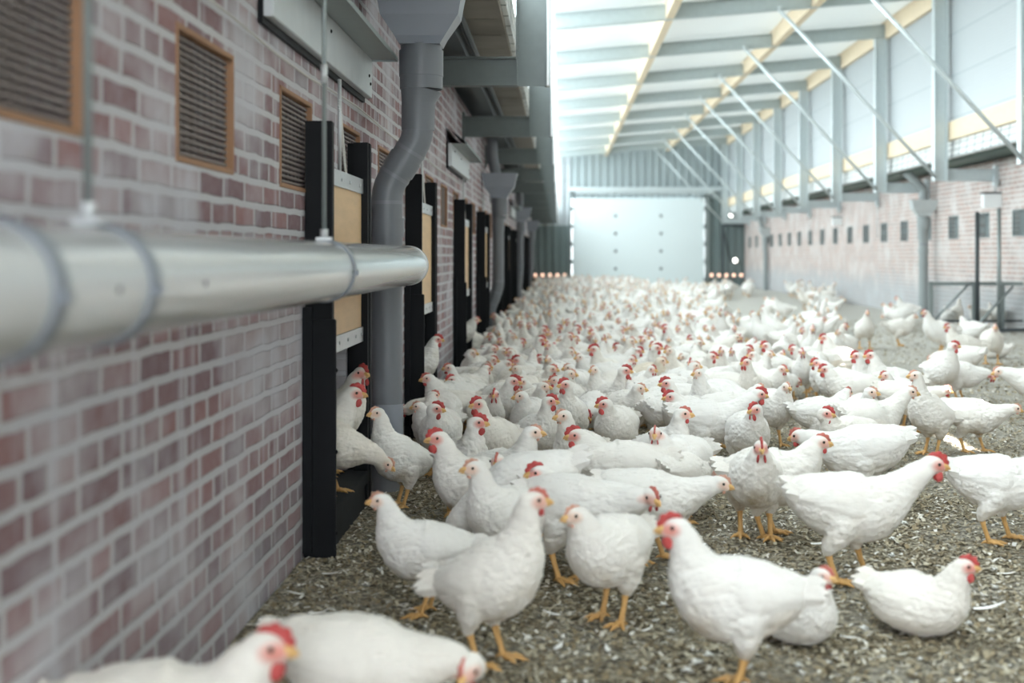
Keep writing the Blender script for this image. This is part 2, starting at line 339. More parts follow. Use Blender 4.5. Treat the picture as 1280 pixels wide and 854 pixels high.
def cut_slab(name, m, axis_fixed, u0, u1, v0, v1, holes, t0, t1):
    """rectangular slab with rectangular openings; axis_fixed 'x': (u,v)=(y,z), 'z': (u,v)=(x,y); t0..t1 = thickness"""
    us = sorted({u0, u1, *[h[0] for h in holes], *[h[1] for h in holes]}); us = [u for u in us if u0 <= u <= u1]
    vs = sorted({v0, v1, *[h[2] for h in holes], *[h[3] for h in holes]}); vs = [v for v in vs if v0 <= v <= v1]
    def solid(i, j):
        if i < 0 or j < 0 or i >= len(us)-1 or j >= len(vs)-1: return False
        a, b = (us[i]+us[i+1])/2, (vs[j]+vs[j+1])/2
        return not any(h[0] < a < h[1] and h[2] < b < h[3] for h in holes)
    def pt(u, v, t): return (t, u, v) if axis_fixed == 'x' else (u, v, t(u) if callable(t) else t)
    mb = MB()
    for i in range(len(us)-1):
        for j in range(len(vs)-1):
            if not solid(i, j): continue
            a, b, c, d = us[i], us[i+1], vs[j], vs[j+1]
            for t in (t0, t1): mb.add([pt(a, c, t), pt(b, c, t), pt(b, d, t), pt(a, d, t)], [(0, 1, 2, 3)])
            if not solid(i-1, j): mb.add([pt(a, c, t0), pt(a, d, t0), pt(a, d, t1), pt(a, c, t1)], [(0, 1, 2, 3)])
            if not solid(i+1, j): mb.add([pt(b, c, t0), pt(b, d, t0), pt(b, d, t1), pt(b, c, t1)], [(0, 1, 2, 3)])
            if not solid(i, j-1): mb.add([pt(a, c, t0), pt(b, c, t0), pt(b, c, t1), pt(a, c, t1)], [(0, 1, 2, 3)])
            if not solid(i, j+1): mb.add([pt(a, d, t0), pt(b, d, t0), pt(b, d, t1), pt(a, d, t1)], [(0, 1, 2, 3)])
    return mb.build(name, m)

# ------------------------------------------------------------------ building shell
XL, XR, YE, YB = -0.85, 6.1, 47.0, -3.0
EAVE = 2.35
def roofz(x): return 4.15+0.083*(x+0.15)           # underside of rafters
D = 3.70; frames = [8.72+D*k for k in range(-2, 11)]; frames = [y for y in frames if y < YE-0.4]

def gz(x, y):                                        # ground relief of the litter
    return 0.006*noise.noise((x*2.1, y*2.1, 0))+0.004*noise.noise((x*9, y*9, 3))
nx, ny = 120, 330
fx = np.linspace(XL-2.2, XR+0.3, nx); fy = YB+(YE+1-YB)*np.linspace(0, 1, ny)**1.6
verts = [(x, y, gz(x, y)) for y in fy for x in fx]
faces = [(j*nx+i, j*nx+i+1, (j+1)*nx+i+1, (j+1)*nx+i) for j in range(ny-1) for i in range(nx-1)]
me = bpy.data.meshes.new('floor'); me.from_pydata(verts, [], faces)
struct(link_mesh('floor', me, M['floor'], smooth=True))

# pop-hole hatches: near edge y of each
HW = 0.99
hatch_y = []
for n in range(0, 6):
    for a in (4.73, 7.80):
        if a+6.6*n < 42: hatch_y.append(a+6.6*n)
vent_l = [1.98+1.165*i for i in range(0, 37)]
vent_r = [13.9+1.575*i for i in range(-2, 21)]
VL = dict(z0=1.21, z1=1.52, w=0.55); VR = dict(z0=1.26, z1=1.62, w=0.55)
holes_l = [(y+0.07, y+HW-0.07, 0.13, 0.78) for y in hatch_y]+[(y, y+VL['w'], VL['z0'], VL['z1']) for y in vent_l]
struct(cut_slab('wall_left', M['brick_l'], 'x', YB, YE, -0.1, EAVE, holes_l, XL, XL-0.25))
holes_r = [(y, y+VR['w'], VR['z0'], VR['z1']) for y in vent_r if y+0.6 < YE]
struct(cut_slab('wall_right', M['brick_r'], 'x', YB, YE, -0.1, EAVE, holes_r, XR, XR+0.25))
# dark barn interiors behind both walls
mb = MB(); mb.box(XL-2.3, XL-2.2, YB, YE, -0.1, EAVE); mb.box(XL-2.2, XL-0.25, YB, YE, EAVE-0.05, EAVE+0.02); mb.box(XL-2.2, XL-0.25, YB-0.1, YB, -0.1, EAVE); mb.box(XL-2.2, XL-0.25, YE, YE+0.1, -0.1, EAVE)
struct(mb.build('wall_barn_interior', M['dark']))
mb = MB(); mb.box(XR+0.30, XR+0.34, YB, YE, -0.1, EAVE)
struct(mb.build('wall_barn_interior_right', M['dark']))

# end wall: ribbed cladding (real profile)
def ribbed(name, m, x0, x1, z0, z1, y, pitch=0.245, dep=0.05):
    prof = []; x = x0
    while x < x1:
        for dx, dd in ((0, 0), (0.50, 0), (0.60, 1), (0.90, 1)):
            if x+dx*pitch <= x1: prof.append((x+dx*pitch, y-dep*dd))
        x += pitch
    prof.append((x1, y))
    mb = MB()
    for (a, b), (c, d) in zip(prof[:-1], prof[1:]):
        za, zc = (z1(a), z1(c)) if callable(z1) else (z1, z1)
        mb.add([(a, b, z0), (c, d, z0), (c, d, zc), (a, b, za)], [(0, 1, 2, 3)])
    mb.box(x0, x1, y+0.01, y+0.06, z0, (z1(x0) if callable(z1) else z1))
    return mb.build(name, m)
DX0, DX1, DZ = 0.40, 4.76, 2.90
struct(ribbed('wall_end_upper', M['clad'], 0.35, XR-0.65, DZ, lambda x: roofz(x)+0.25, YE))
struct(ribbed('wall_end_left_low', M['clad_dark'], XL, DX0-0.04, -0.1, 2.0, YE))
struct(ribbed('wall_end_left_high', M['poly'], XL, DX0-0.04, 2.0, lambda x: roofz(x)+0.2, YE))
struct(ribbed('wall_end_right', M['clad_dark'], DX1+0.04, XR+0.2, -0.1, DZ, YE))
struct(ribbed('wall_end_right_high', M['clad'], XR-0.65, XR+0.2, DZ, 4.75, YE))
struct(ribbed('light_baffle_back', M['clad'], 1.1, XR+0.2, -0.1, lambda x: roofz(x)+0.2, YB+0.1))  # unseen screen added behind the camera, left part open, to limit near daylight
# sectional door with grooves and bolts
dr = MB(); nb = 5
for i in range(nb):
    a, b = i*DZ/nb, (i+1)*DZ/nb
    dr.box(DX0, DX1, YE-0.10, YE-0.05, a+0.0005, b-0.0005, 0.004)
dr.box(DX0, DX1, YE-0.06, YE-0.04, 0, DZ)
door = struct(dr.build('door_1', M['door']))
kb = MB()
for i in range(1, nb):
    for x in (DX0+1.43, DX0+2.93): kb.ell((x, YE-0.11, i*DZ/nb), (0.05, 0.02, 0.05))
kb.build('hinge_bolt', M['knob'], door)
kb = MB()
for x in (DX0-0.03, DX1+0.03):
    for i in range(0, nb): kb.box(x-0.05, x+0.05, YE-0.16, YE-0.10, i*DZ/nb+0.16, i*DZ/nb+0.30)
kb.build('roller_bracket', M['knob'], door)
mb = MB(); mb.box(DX0-0.09, DX0-0.01, YE-0.13, YE-0.02, 0, DZ+0.3); mb.box(DX1+0.01, DX1+0.16, YE-0.13, YE-0.02, 0, DZ+0.3)
mb.build('guide_rail', M['galv'], door)
mb = MB(); mb.box(DX0-0.1, DX1+0.5, YE-0.32, YE-0.20, 3.12, 3.26); mb.box(DX0+0.1, DX1+0.3, YE-0.30, YE-0.06, 3.04, 3.10)
mb.tube([(DX1+0.5, YE-0.25, 3.2), (DX1+0.75, YE-0.25, 3.2)], 0.09)
tag(mb.build('door_track', M['galv_light']), 'galvanised horizontal door track above the big pale door', 'door track')

# roof sheets (with two narrow joints that let sun through), purlins
slits = [(3.05, 3.13, 6.95, 8.05), (3.03, 3.11, 10.1, 11.1)]
RT = 0.275
struct(cut_slab('ceiling', M['roof'], 'z', -0.32, XR-0.60, YB, YE+0.1, slits, lambda x: roofz(x)+RT, lambda x: roofz(x)+RT+0.03))
for x0, lab in ((1.47, 'pale timber roof purlin left of the other, above the far door'), (3.50, 'pale timber roof purlin nearer the right-hand posts')):
    mb = MB()
    for a, b in zip([YB]+frames, frames+[YE]):
        z = roofz(x0); mb.box(x0, x0+0.11, a+0.012, b-0.012, z+0.01, z+RT-0.002)
    tag(mb.build('roof_purlin', M['wood']), lab, 'purlin')

# galvanised portal frames
XP, XPL = 5.2, -0.08
def ibeam_pts(mb, x0, x1, zf0, zf1, y, vertical=False, fl=0.05):
    """beam in the frontal plane at y; web thin in y, flanges along its two long edges"""
    def slab(p, y0, y1):
        vs = [(a, y0, b) for a, b in p]+[(a, y1, b) for a, b in p]
        mb.add(vs, [(0, 1, 2, 3), (7, 6, 5, 4), (0, 4, 5, 1), (1, 5, 6, 2), (2, 6, 7, 3), (3, 7, 4, 0)])
    t = 0.012
    if vertical:
        slab([(x0, zf0), (x1, zf0), (x1, zf1), (x0, zf1)], y-0.005, y+0.005)
        slab([(x0, zf0), (x0+t, zf0), (x0+t, zf1), (x0, zf1)], y-fl, y+fl)
        slab([(x1-t, zf0), (x1, zf0), (x1, zf1), (x1-t, zf1)], y-fl, y+fl)
    else:
        b0, b1, h = zf0[0], zf0[1], zf1
        slab([(x0, b0), (x1, b1), (x1, b1+h), (x0, b0+h)], y-0.005, y+0.005)
        slab([(x0, b0), (x1, b1), (x1, b1+t), (x0, b0+t)], y-fl, y+fl)
        slab([(x0, b0+h-t), (x1, b1+h-t), (x1, b1+h), (x0, b0+h)], y-fl, y+fl)
ords = ['nearest', 'second', 'third', 'fourth', 'fifth', 'sixth', 'seventh', 'eighth', 'ninth', 'tenth', 'eleventh', 'twelfth', 'thirteenth']
seen_f = [y for y in frames if y > 8]
for y in frames:
    i = seen_f.index(y) if y in seen_f else None
    lab = ('galvanised portal frame with rafter, posts and arms, %s in view from the camera' % ords[i]) if i is not None else 'galvanised portal frame overhead beside the camera, mostly out of view'
    if y in frames and i is None: lab += ', ' + ('behind it' if y < 3 else 'just in front')
    fr = thing('portal_frame', lab, 'steel frame', (0, y, 0), 'portal frames carrying the roof')
    b = MB(); ibeam_pts(b, XPL-0.01, XP+0.19, (roofz(XPL), roofz(XP+0.19)), 0.22, 0); b.build('rafter', M['galv_mid'], fr)
    b = MB(); ibeam_pts(b, XP, XP+0.19, 2.04, roofz(XP)-0.001, 0, True, 0.07)
    b.build('post', M['galv_light'], fr)
    b = MB(); ibeam_pts(b, XP+0.19, XR-0.06, (2.04, 2.04), 0.17, 0); b.box(XR-0.06, XR-0.001, -0.05, 0.05, 1.98, 2.26); b.build('wall_arm', M['galv_light'], fr)  # paler steel, the right side's brighter light put into its colour
    b = MB(); ibeam_pts(b, XPL-0.19, XPL, 2.04, roofz(XPL-.19)-0.003, 0, True); b.build('post', M['galv_shaded'], fr)
    b = MB(); b.box(XPL, XPL+0.014, -0.06, 0.06, 2.04, roofz(XPL)-0.003); b.build('post_edge_strip', M['lampwhite'], fr)
    b = MB(); ibeam_pts(b, XL+0.02, XPL-0.19, (2.04, 2.04), 0.176, 0); b.box(XL+0.001, XL+0.02, -0.06, 0.06, 2.0, 2.25); b.build('wall_arm', M['galv_shaded'], fr)
    b = MB(); b.tube([(3.05, -0.07, roofz(3.05)+0.0), (XP+0.02, -0.07, 2.09)], 0.026, 10)
    b.tube([(3.05, -0.07, roofz(3.05)-0.01), (3.05, -0.07, roofz(3.05)+0.05)], 0.035, 8); b.build('brace_tube', M['galv_light'], fr)

# left and right upper glazing, wall plates, timber, eaves
mb = MB(); mb.box(5.44, 5.47, YB, YE, 2.86, roofz(5.44)+RT-0.005); struct(mb.build('wall_right_upper', M['poly']))
mb = MB(); mb.box(-0.330, -0.326, YB, YE, 2.62, roofz(-0.3)+RT+0.0); struct(mb.build('window_1', M['poly_left']))
mb = MB(); mb.box(5.405, 5.475, YB, YE, 2.61, 2.86); struct(mb.build('trim_1', M['wood']))
mb = MB(); mb.box(-0.37, -0.30, YB, YE, 2.40, 2.62); struct(mb.build('trim_2', M['net']))
mb = MB()
for a, b in zip([YB]+frames, frames+[YE]): mb.box(5.36, 5.43, a+0.06, b-0.06, roofz(5.4)-0.03, roofz(5.4)+RT-0.01)
struct(mb.build('trim_3', M['wood']))
mb = MB(); mb.add([(5.475, YB, 2.62), (5.45, YB, 2.37), (5.45, YE, 2.37), (5.475, YE, 2.62)], [(0, 1, 2, 3)]); mb.box(5.48, 5.53, YB, YE, 2.37, 2.63)
tag(mb.build('eave_netting', M['net']), 'white gridded strip running under the long timber on the right', 'eave strip')
mb = MB(); mb.tube([(5.64, YB+0.15, 2.43), (5.64, YE, 2.43)], 0.085, 14); mb.box(5.64, XR+0.25, YB+0.15, YE, 2.37, 2.42)
tag(mb.build('eave_gutter', M['green']), 'dark green eave gutter along the top of the right brick wall', 'gutter')
mb = MB(); mb.add([(5.48, YB, 2.66), (8.6, YB, 3.9), (8.6, YE, 3.9), (5.48, YE, 2.66), (5.48, YB, 2.74), (8.6, YB, 3.98), (8.6, YE, 3.98), (5.48, YE, 2.74)], [(0, 1, 2, 3), (7, 6, 5, 4), (0, 4, 5, 1), (2, 6, 7, 3), (0, 3, 7, 4), (1, 5, 6, 2)])
struct(mb.build('ceiling_barn_roof_right', M['darkbar']))
mb = MB()
y = YB
while y < YE:
    mb.box(-0.56, -0.36, y+0.008, min(YE, y+0.577), EAVE+0.002, EAVE+0.03); y += 0.585
mb.box(-0.36, -0.33, YB, YE, EAVE, EAVE+0.14)
struct(mb.build('ceiling_eave_left', M['soffit']))
mb = MB(); mb.box(XL-2.0, -0.36, YB, YE, EAVE+0.10, EAVE+0.12); mb.box(-0.57, -0.56, YB, YE, EAVE-0.0, EAVE+0.10); struct(mb.build('ceiling_eave_deck', M['darkbar']))
mb = MB(); mb.box(-0.66, -0.58, YB, YE, EAVE-0.11, EAVE-0.002); mb.tube([(-0.54, YB, EAVE-0.05), (-0.54, YE, EAVE-0.05)], 0.02, 8)
tag(mb.build('eave_batten', M['darkbar']), 'dark batten and cable running under the left eave', 'batten')

# vents
def vent_proto(name, w_, z0, z1, side, framed):
    """side +1: faces +x (left wall), -1: faces -x"""
    r = bpy.data.objects.new(name, None)
    parts = []
    g = MB(); n = 19 if framed else 12
    g.box(-0.10*side-0.004, -0.10*side+0.004, 0.0, w_, z0, z1)
    for i in range(n):
        z = z0+(i+0.5)*(z1-z0)/n
        x = -0.014*side
        g.add([(x, 0.02, z-0.006), (x, w_-0.02, z-0.006), (x-0.009*side, w_-0.02, z+0.003), (x-0.009*side, 0.02, z+0.003)], [(0, 1, 2, 3)])
        g.box(x-0.003, x+0.003, 0.02, w_-0.02, z-0.0035, z+0.0035)
    for i in range(9):
        y_ = 0.02+i*(w_-0.04)/8; g.box(-0.020*side-0.002, -0.020*side+0.002, y_-0.002, y_+0.002, z0, z1)
    parts.append(('grille', g.mesh('grille'), M['ventgrey']))
    f = MB(); t = 0.014
    a, b = sorted((-0.022*side, 0.004*side))
    f.box(a, b, 0, w_, z0, z0+t, 0.002); f.box(a, b, 0, w_, z1-t, z1, 0.002); f.box(a, b, 0, t, z0+t, z1-t, 0.002); f.box(a, b, w_-t, w_, z0+t, z1-t, 0.002)
    parts.append(('vent_frame', f.mesh('vent_frame'), M['wood_frame'] if framed else M['ventgrey']))
    return parts
M['ventgrey'] = mat('vent_grille', (0.24, 0.20, 0.19), 0.8, 0, 0.3, 90)
M['ventgrey2'] = mat('vent_grille_green', (0.27, 0.31, 0.31), 0.8, 0, 0.2, 60)
def vents(parts, x, ys, labf, grp):
    for i, y_ in enumerate(ys):
        o = thing('air_vent', labf(i, y_), 'vent', (x, y_, 0), grp)
        for nm, me_, m_ in parts:
            link_mesh(nm, me_, m_, o)
vl_labels = ['large timber-framed louvred wall vent at the top left of the photo', 'timber-framed louvred vent above the big grey pipe, second from left',
             'timber-framed vent just left of the nearest hatch\'s black post', 'timber-framed vent behind the nearest downpipe and hatch cord', 'timber-framed vent above the bend of the nearest downpipe']
def vll(i, y_):
    i2 = i-0
    if i2 < len(vl_labels): return vl_labels[i2]
    return 'small timber-framed vent on the left brick wall beyond the nearest downpipe' if y_ < 20 else 'tiny vent far along the left brick wall'
vents(vent_proto('v', VL['w'], VL['z0'], VL['z1'], 1, True), XL, vent_l[:30], vll, 'air vents along the left wall')
pr = vent_proto('v', VR['w'], VR['z0'], VR['z1'], -1, False)
pr = [(a, b, M['ventgrey2']) for a, b, c in pr]
vy = [y for y in vent_r if y+0.6 < YE and 16.5 < y]
def vrl(i, y_):
    return 'grey grille vent in the pale right wall, number %s counting back from the right edge' % ords[i].replace('nearest', 'one').replace('second', 'two').replace('third', 'three').replace('fourth', 'four').replace('fifth', 'five').replace('sixth', 'six').replace('seventh', 'seven').replace('eighth', 'eight').replace('ninth', 'nine').replace('tenth', 'ten').replace('eleventh', 'eleven').replace('twelfth', 'twelve') if i < 12 else 'tiny grey vent near the far end of the right wall'
vents(pr, XR, vy, vrl, 'grille vents along the right wall')

# ------------------------------------------------------------------ long grey pipe on the left
PX, PZ, PR_ = -0.63, 0.96, 0.08
pp = thing('horizontal_pipe', 'thick glossy grey pipe running level along the left brick wall', 'pipe', (PX, 5.93, PZ))
b = MB()
ys = [-2.5-5.93, -0.03, -0.012, 0]; b.tube([(0, q, 0) for q in ys], [PR_, PR_, PR_*0.99, PR_*0.95], 40); b.build('pipe_body', M['pipe'], pp)
for p_ in (1136, 922, 467):
    yy = F/p_-5.93
    b = MB(); b.tube([(0, yy-0.022, 0), (0, yy-0.02, 0), (0, yy+0.02, 0), (0, yy+0.022, 0)], [PR_+0.001, PR_+0.005, PR_+0.005, PR_+0.001], 40)
    b.box(PR_-0.002, PR_+0.012, yy-0.012, yy+0.012, -0.012, 0.0); b.build('coupling_ring', M['pipe_ring'], pp)
b = MB(); b.tube([(0, -0.05, 0), (0, -0.047, 0), (0, -0.003, 0), (0, 0.002, 0)], [PR_+0.001, PR_+0.003, PR_+0.003, PR_], 40); b.build('end_cap', M['pipe'], pp)
for p_ in (1000, 805, 470):
    b = MB(); yy = F/p_-5.93; b.ell((PR_*0.96, yy, -0.002), (0.006, 0.010, 0.006)); b.build('screw', M['darkbar'], pp)
for p_, nm in ((937, 'thin grey hanging rod at the left edge above the thick pipe'), (468, 'thin grey hanging rod in front of the nearest hatch')):
    o = thing('hanging_rod', nm, 'rod', (PX, F/p_, PZ+PR_+0.002))
    b = MB(); b.tube([(0, 0, 0.01), (0, 0, EAVE-PZ-PR_-0.12)], 0.006, 10); b.build('rod', M['galv'], o)
    b = MB(); b.box(-0.02, 0.02, -0.014, 0.014, 0, 0.008); b.tube([(0, 0, 0.006), (0, 0, 0.03)], 0.011, 8); b.build('clamp', M['zinc_plate'], o)
    b = MB(); b.tube([(0, 0, 0.42), (0, 0, 0.47)], 0.009, 10); b.build('coupler', M['zinc_plate'], o)

# ------------------------------------------------------------------ hatches
def bolt(mb, x, y, z): mb.ell((x, y, z), (0.004, 0.007, 0.007), 8, 6)
def hatch_parts():
    P = []
    X0 = 0.0                                   # origin on the wall face, y=0 near edge
    b = MB(); b.box(0.0, 0.09, 0.0, 0.035, 0.0, 1.45, 0.003); b.box(0.03, 0.085, 0.035, 0.075, 0.0, 1.45); b.box(0.0, 0.105, -0.022, 0.0, 0.0, 0.79, 0.003); b.box(0.0, 0.03, -0.045, -0.022, 0.02, 0.83)
    for z in (0.08, 0.35, 0.62): bolt(b, 0.107, -0.011, z)
    P.append(('hatch_post', b.mesh('hatch_post'), M['black']))
    b = MB(); b.box(0.0, 0.09, HW-0.045, HW, 0.0, 1.45, 0.003); b.box(0.03, 0.085, HW-0.08, HW-0.045, 0.0, 1.45); P.append(('hatch_post', b.mesh('hatch_post'), M['black']))
    b = MB(); b.box(0.045, 0.060, 0.05, HW-0.05, 0.69, 1.285, 0.001); P.append(('hatch_board', b.mesh('hatch_board'), M['ply']))
    b = MB(); b.box(0.060, 0.068, 0.06, HW-0.06, 1.245, 1.30, 0.001); b.box(0.03, 0.068, 0.05, HW-0.05, 1.295, 1.303)
    for q in (0.15, 0.35, 0.55, 0.8): bolt(b, 0.069, q, 1.272)
    P.append(('top_rail', b.mesh('top_rail'), M['alu']))
    b = MB(); b.box(0.060, 0.068, 0.06, HW-0.06, 0.665, 0.72, 0.001); b.box(0.03, 0.068, 0.05, HW-0.05, 0.662, 0.668)
    for q in (0.12, 0.3, 0.5, 0.7, 0.85): bolt(b, 0.069, q, 0.692)
    P.append(('bottom_rail', b.mesh('bottom_rail'), M['alu']))
    b = MB(); b.box(-0.25, 0.088, 0.035, HW-0.045, 0.10, 0.148, 0.003); b.box(0.02, 0.075, 0.075, HW-0.08, 0.0, 0.10)
    P.append(('sill', b.mesh('sill'), M['sill']))
    b = MB(); b.box(-0.1, 0.0, 0.12, 0.30, 0.36, 0.78); P.append(('flap', b.mesh('flap'), M['blue']))
    b = MB(); b.tube([(0.05, 0.42, 1.30), (0.05, 0.42, 1.64)], 0.007, 8)
    for k in range(12):
        a, c = 2*PI*k/12, 2*PI*(k+1)/12
        b.tube([(0.05, 0.42+0.022*math.cos(a), 1.545+0.022*math.sin(a)), (0.05, 0.42+0.022*math.cos(c), 1.545+0.022*math.sin(c))], 0.004, 6)
    P.append(('lifting_rod', b.mesh('lifting_rod'), M['zinc_plate']))
    b = MB(); b.tube([(0.055, 0.42, 1.52), (0.056, 0.47, 1.42), (0.058, 0.52, 1.31)], 0.004, 6); b.tube([(0.055, 0.42, 1.53), (0.056, 0.445, 1.40), (0.058, 0.50, 1.31)], 0.003, 6)
    b.ell((0.058, 0.51, 1.30), (0.008, 0.02, 0.01)); P.append(('lifting_cord', b.mesh('lifting_cord'), M['cord']))
    return P
HP = hatch_parts()
for i, y_ in enumerate(hatch_y):
    lab = ['black-posted sliding hatch with yellow board, nearest, behind the grey pipe', 'second black-posted hatch with yellow board, right of the nearest downpipe',
           'third hatch along the left wall, slim yellow board between black posts'][i] if i < 3 else ['fourth', 'fifth', 'sixth', 'seventh', 'eighth', 'ninth', 'tenth', 'eleventh', 'twelfth'][i-3]+' hatch along the left wall, narrow in the distance'
    o = thing('pop_hole_hatch', lab, 'hatch', (XL+0.002, y_, 0.0), 'sliding hatches in the left wall')
    for nm, me_, m_ in HP:
        if nm == 'flap' and i > 1: continue
        link_mesh(nm, me_, m_, o)

# motor cover plates with ledges
plate_labels = ['long zinc cover plate with ledge, high on left wall at the top', 'second zinc cover plate with ledge, left of the second downpipe', 'third zinc cover plate high on the left wall',
                'fourth zinc cover plate in the distance', 'fifth zinc cover plate in the distance', 'sixth zinc cover plate in the distance']
for i in range(6):
    o = thing('cover_plate', plate_labels[i], 'cover plate', (XL+0.004, 4.0+6.6*i, 0), 'cover plates above the hatches')
    b = MB(); b.box(0.012, 0.04, 0, 2.1, 1.675, 1.84, 0.002); b.build('plate', M['zinc_plate'], o)
    b = MB(); b.box(0.0, 0.012, -0.01, 2.08, 1.655, 1.85); b.build('backing', M['black'], o)
    b = MB(); b.add([(0.01, 0.0, 1.96), (0.15, 0.0, 1.845), (0.15, 2.1, 1.845), (0.01, 2.1, 1.96)], [(0, 1, 2, 3)])
    b.box(0.14, 0.152, 0, 2.1, 1.832, 1.852); b.box(0.04, 0.15, 2.09, 2.1, 1.832, 1.846); b.add([(0.04, 0, 1.84), (0.15, 0, 1.838), (0.15, 2.1, 1.838), (0.04, 2.1, 1.84)], [(0, 1, 2, 3)])
    b.build('ledge', M['galv'], o)
    b = MB()
    for q, z in ((1.0, 1.79), (2.0, 1.76), (2.04, 1.73), (0.3, 1.80)): bolt(b, 0.042, q, z)
    b.build('bolt', M['black'], o)
b = MB(); pts = []
for i in range(60):
    y_ = 2.5+i*0.55; pts.append((XL+0.02, y_, 1.60+0.012*math.sin(i*1.3)))
b.tube(pts, 0.0035, 6); tag(b.build('string_line', M['cord']), 'thin pale cord stretched along the left wall above the hatches', 'cord')

# ------------------------------------------------------------------ downpipes
def hopper(mb, cx, cy, z0, z1, wt, wb, d):
    """tapered box funnel"""
    def rect(w_, dd, z): return [(cx-w_/2, cy-dd/2, z), (cx+w_/2, cy-dd/2, z), (cx+w_/2, cy+dd/2, z), (cx-w_/2, cy+dd/2, z)]
    lv = [(wt+0.02, d+0.02, z1), (wt+0.02, d+0.02, z1-0.02), (wt, d, z1-0.02), ((wt*0.78+wb*0.22), d*0.9, z0+(z1-z0)*0.45), (wb+0.05, d*0.7, z0+0.035), (wb+0.01, wb+0.01, z0)]
    vs = []
    for a, c, z in lv: vs += rect(a, c, z)
    fs = [(3, 2, 1, 0)]
    for i in range(len(lv)-1):
        for k in range(4): fs.append((i*4+k, i*4+(k+1) % 4, (i+1)*4+(k+1) % 4, (i+1)*4+k))
    fs.append(tuple((len(lv)-1)*4+k for k in range(4)))
    mb.add(vs, fs)
def bend_path(pts, r=0.06, n=6):
    out = [Vector(pts[0])]
    for i in range(1, len(pts)-1):
        a, b, c = Vector(pts[i-1]), Vector(pts[i]), Vector(pts[i+1])
        u, v = (a-b).normalized()*min(r, (a-b).length*0.45), (c-b).normalized()*min(r, (c-b).length*0.45)
        for k in range(n+1):
            t = k/n; out.append((b+u)*(1-t)**2+b*2*t*(1-t)+(b+v)*t*t)
    out.append(Vector(pts[-1])); return out
def downpipe(label, y, xu, xl, zh, za, zb, r=0.066, feed=None, side=1, hw=0.375, pm='pvc', pl='pvc_light'):
    """xu upper axis x, xl lower axis x; hopper bottom zh; offset between za and zb"""
    o = thing('downpipe', label, 'downpipe', (0, y, 0), 'grey rainwater downpipes')
    b = MB(); hopper(b, xu, 0, zh, zh+0.27, hw, 2*r+0.03, 0.22); b.build('hopper', M[pl], o)
    b = MB(); b.tube([(xu, 0, zh+0.005), (xu, 0, zh-0.03)], r*1.32, 28); b.tube([(xu, 0, zh-0.02), (xu, 0, zh-0.13), (xu, 0, zh-0.131), (xu, 0, zh-0.185)], [r*1.42, r*1.42, r*1.38, r*1.38], 28)
    b.tube([(xu, 0, zh-0.183), (xu-0.012, 0, zh-0.24), (xu-0.014, 0, zh-0.36)], [r*1.36, r*1.08, r*1.06], 28); b.build('socket', M[pm], o)
    b = MB(); path = bend_path([(xu-0.014, 0, zh-0.2), (xu-0.014, 0, za), (xl, 0, zb), (xl, 0, 0.0)], 0.05, 3)
    b.tube(path, r, 28); b.build('pipe_body', M[pm], o)
    b = MB()
    d_ = (Vector((xl, 0, zb))-Vector((xu-0.014, 0, za))); m_ = Vector((xu-0.014, 0, za))+d_*0.52; dn = d_.normalized()
    b.tube([m_-dn*0.035, m_+dn*0.035], r*1.07, 28)
    b.build('collar', M[pm], o); b = MB(); b.tube([(xl, 0, zb-0.13), (xl, 0, zb-0.21)], r*1.1, 28); b.build('collar', M[pm], o)
    e_ = Vector((xu-0.014, 0, za)); f_ = Vector((xl, 0, zb))
    for q0, q1 in ((e_+Vector((0, 0, .075)), e_+Vector((0, 0, .055))), (e_+dn*0.055, e_+dn*0.07), (f_-dn*0.07, f_-dn*0.055), (f_+Vector((0, 0, -.055)), f_+Vector((0, 0, -.07)))):
        b = MB(); b.tube([q0, q1], r*1.035, 28); b.build('seam_ring', M['pvc_seam'], o)
    b = MB(); b.tube([(xl, 0, zb-0.34 if zb > 1 else 0.15), (xl, 0, zb-0.42 if zb > 1 else 0.05)], r*1.08, 28); b.build('collar', M[pm], o)
    if feed:
        b = MB(); b.tube(bend_path(feed, 0.05), r*0.95, 20); b.build('feed_pipe', M[pm], o)
    return o
p1 = 293.0
o = downpipe('large grey downpipe with hopper, standing between the two nearest hatches', F/p1, -0.592, -0.738, 1.895, 1.50, 1.29, 0.0665)
b = MB(); b.tube([(-0.738, 0, 0.22), (-0.738, 0, 0.37)], 0.0695, 28); b.build('sleeve', M['pvc_light'], o)
downpipe('second grey downpipe along the left wall, kinked near the ground', F/114.5, -0.66, -0.765, 1.63, 0.66, 0.42, 0.062, feed=[(-0.70, 0, 1.88), (-0.74, 0, 2.1), (-0.74, 0, EAVE)])
downpipe('third grey downpipe along the left wall, blurred', F/67, -0.73, -0.775, 1.63, 0.75, 0.35, 0.062, feed=[(-0.74, 0, 1.88), (-0.74, 0, 2.1), (-0.76, 0, EAVE)])
downpipe('most distant grey downpipe on the left wall', 36.5, -0.72, -0.775, 1.63, 0.75, 0.35, 0.062)
downpipe('grey downpipe with hopper on the right wall beside the mesh fence', F/77, 5.90, 5.90, 1.64, 1.35, 1.25, 0.075, feed=[(5.90, 0, 1.89), (5.90, 0, 2.08), (5.62, 0, 2.36)], hw=0.42, pm='pvc_r', pl='pvc_r2')
downpipe('distant grey downpipe on the right wall near the end wall', F/43, 5.98, 5.98, 1.55, 1.2, 1.1, 0.07, feed=[(5.9, 0, 1.8), (5.80, 0, 2.08), (5.62, 0, 2.36)], hw=0.40, pm='pvc_r', pl='pvc_r2')

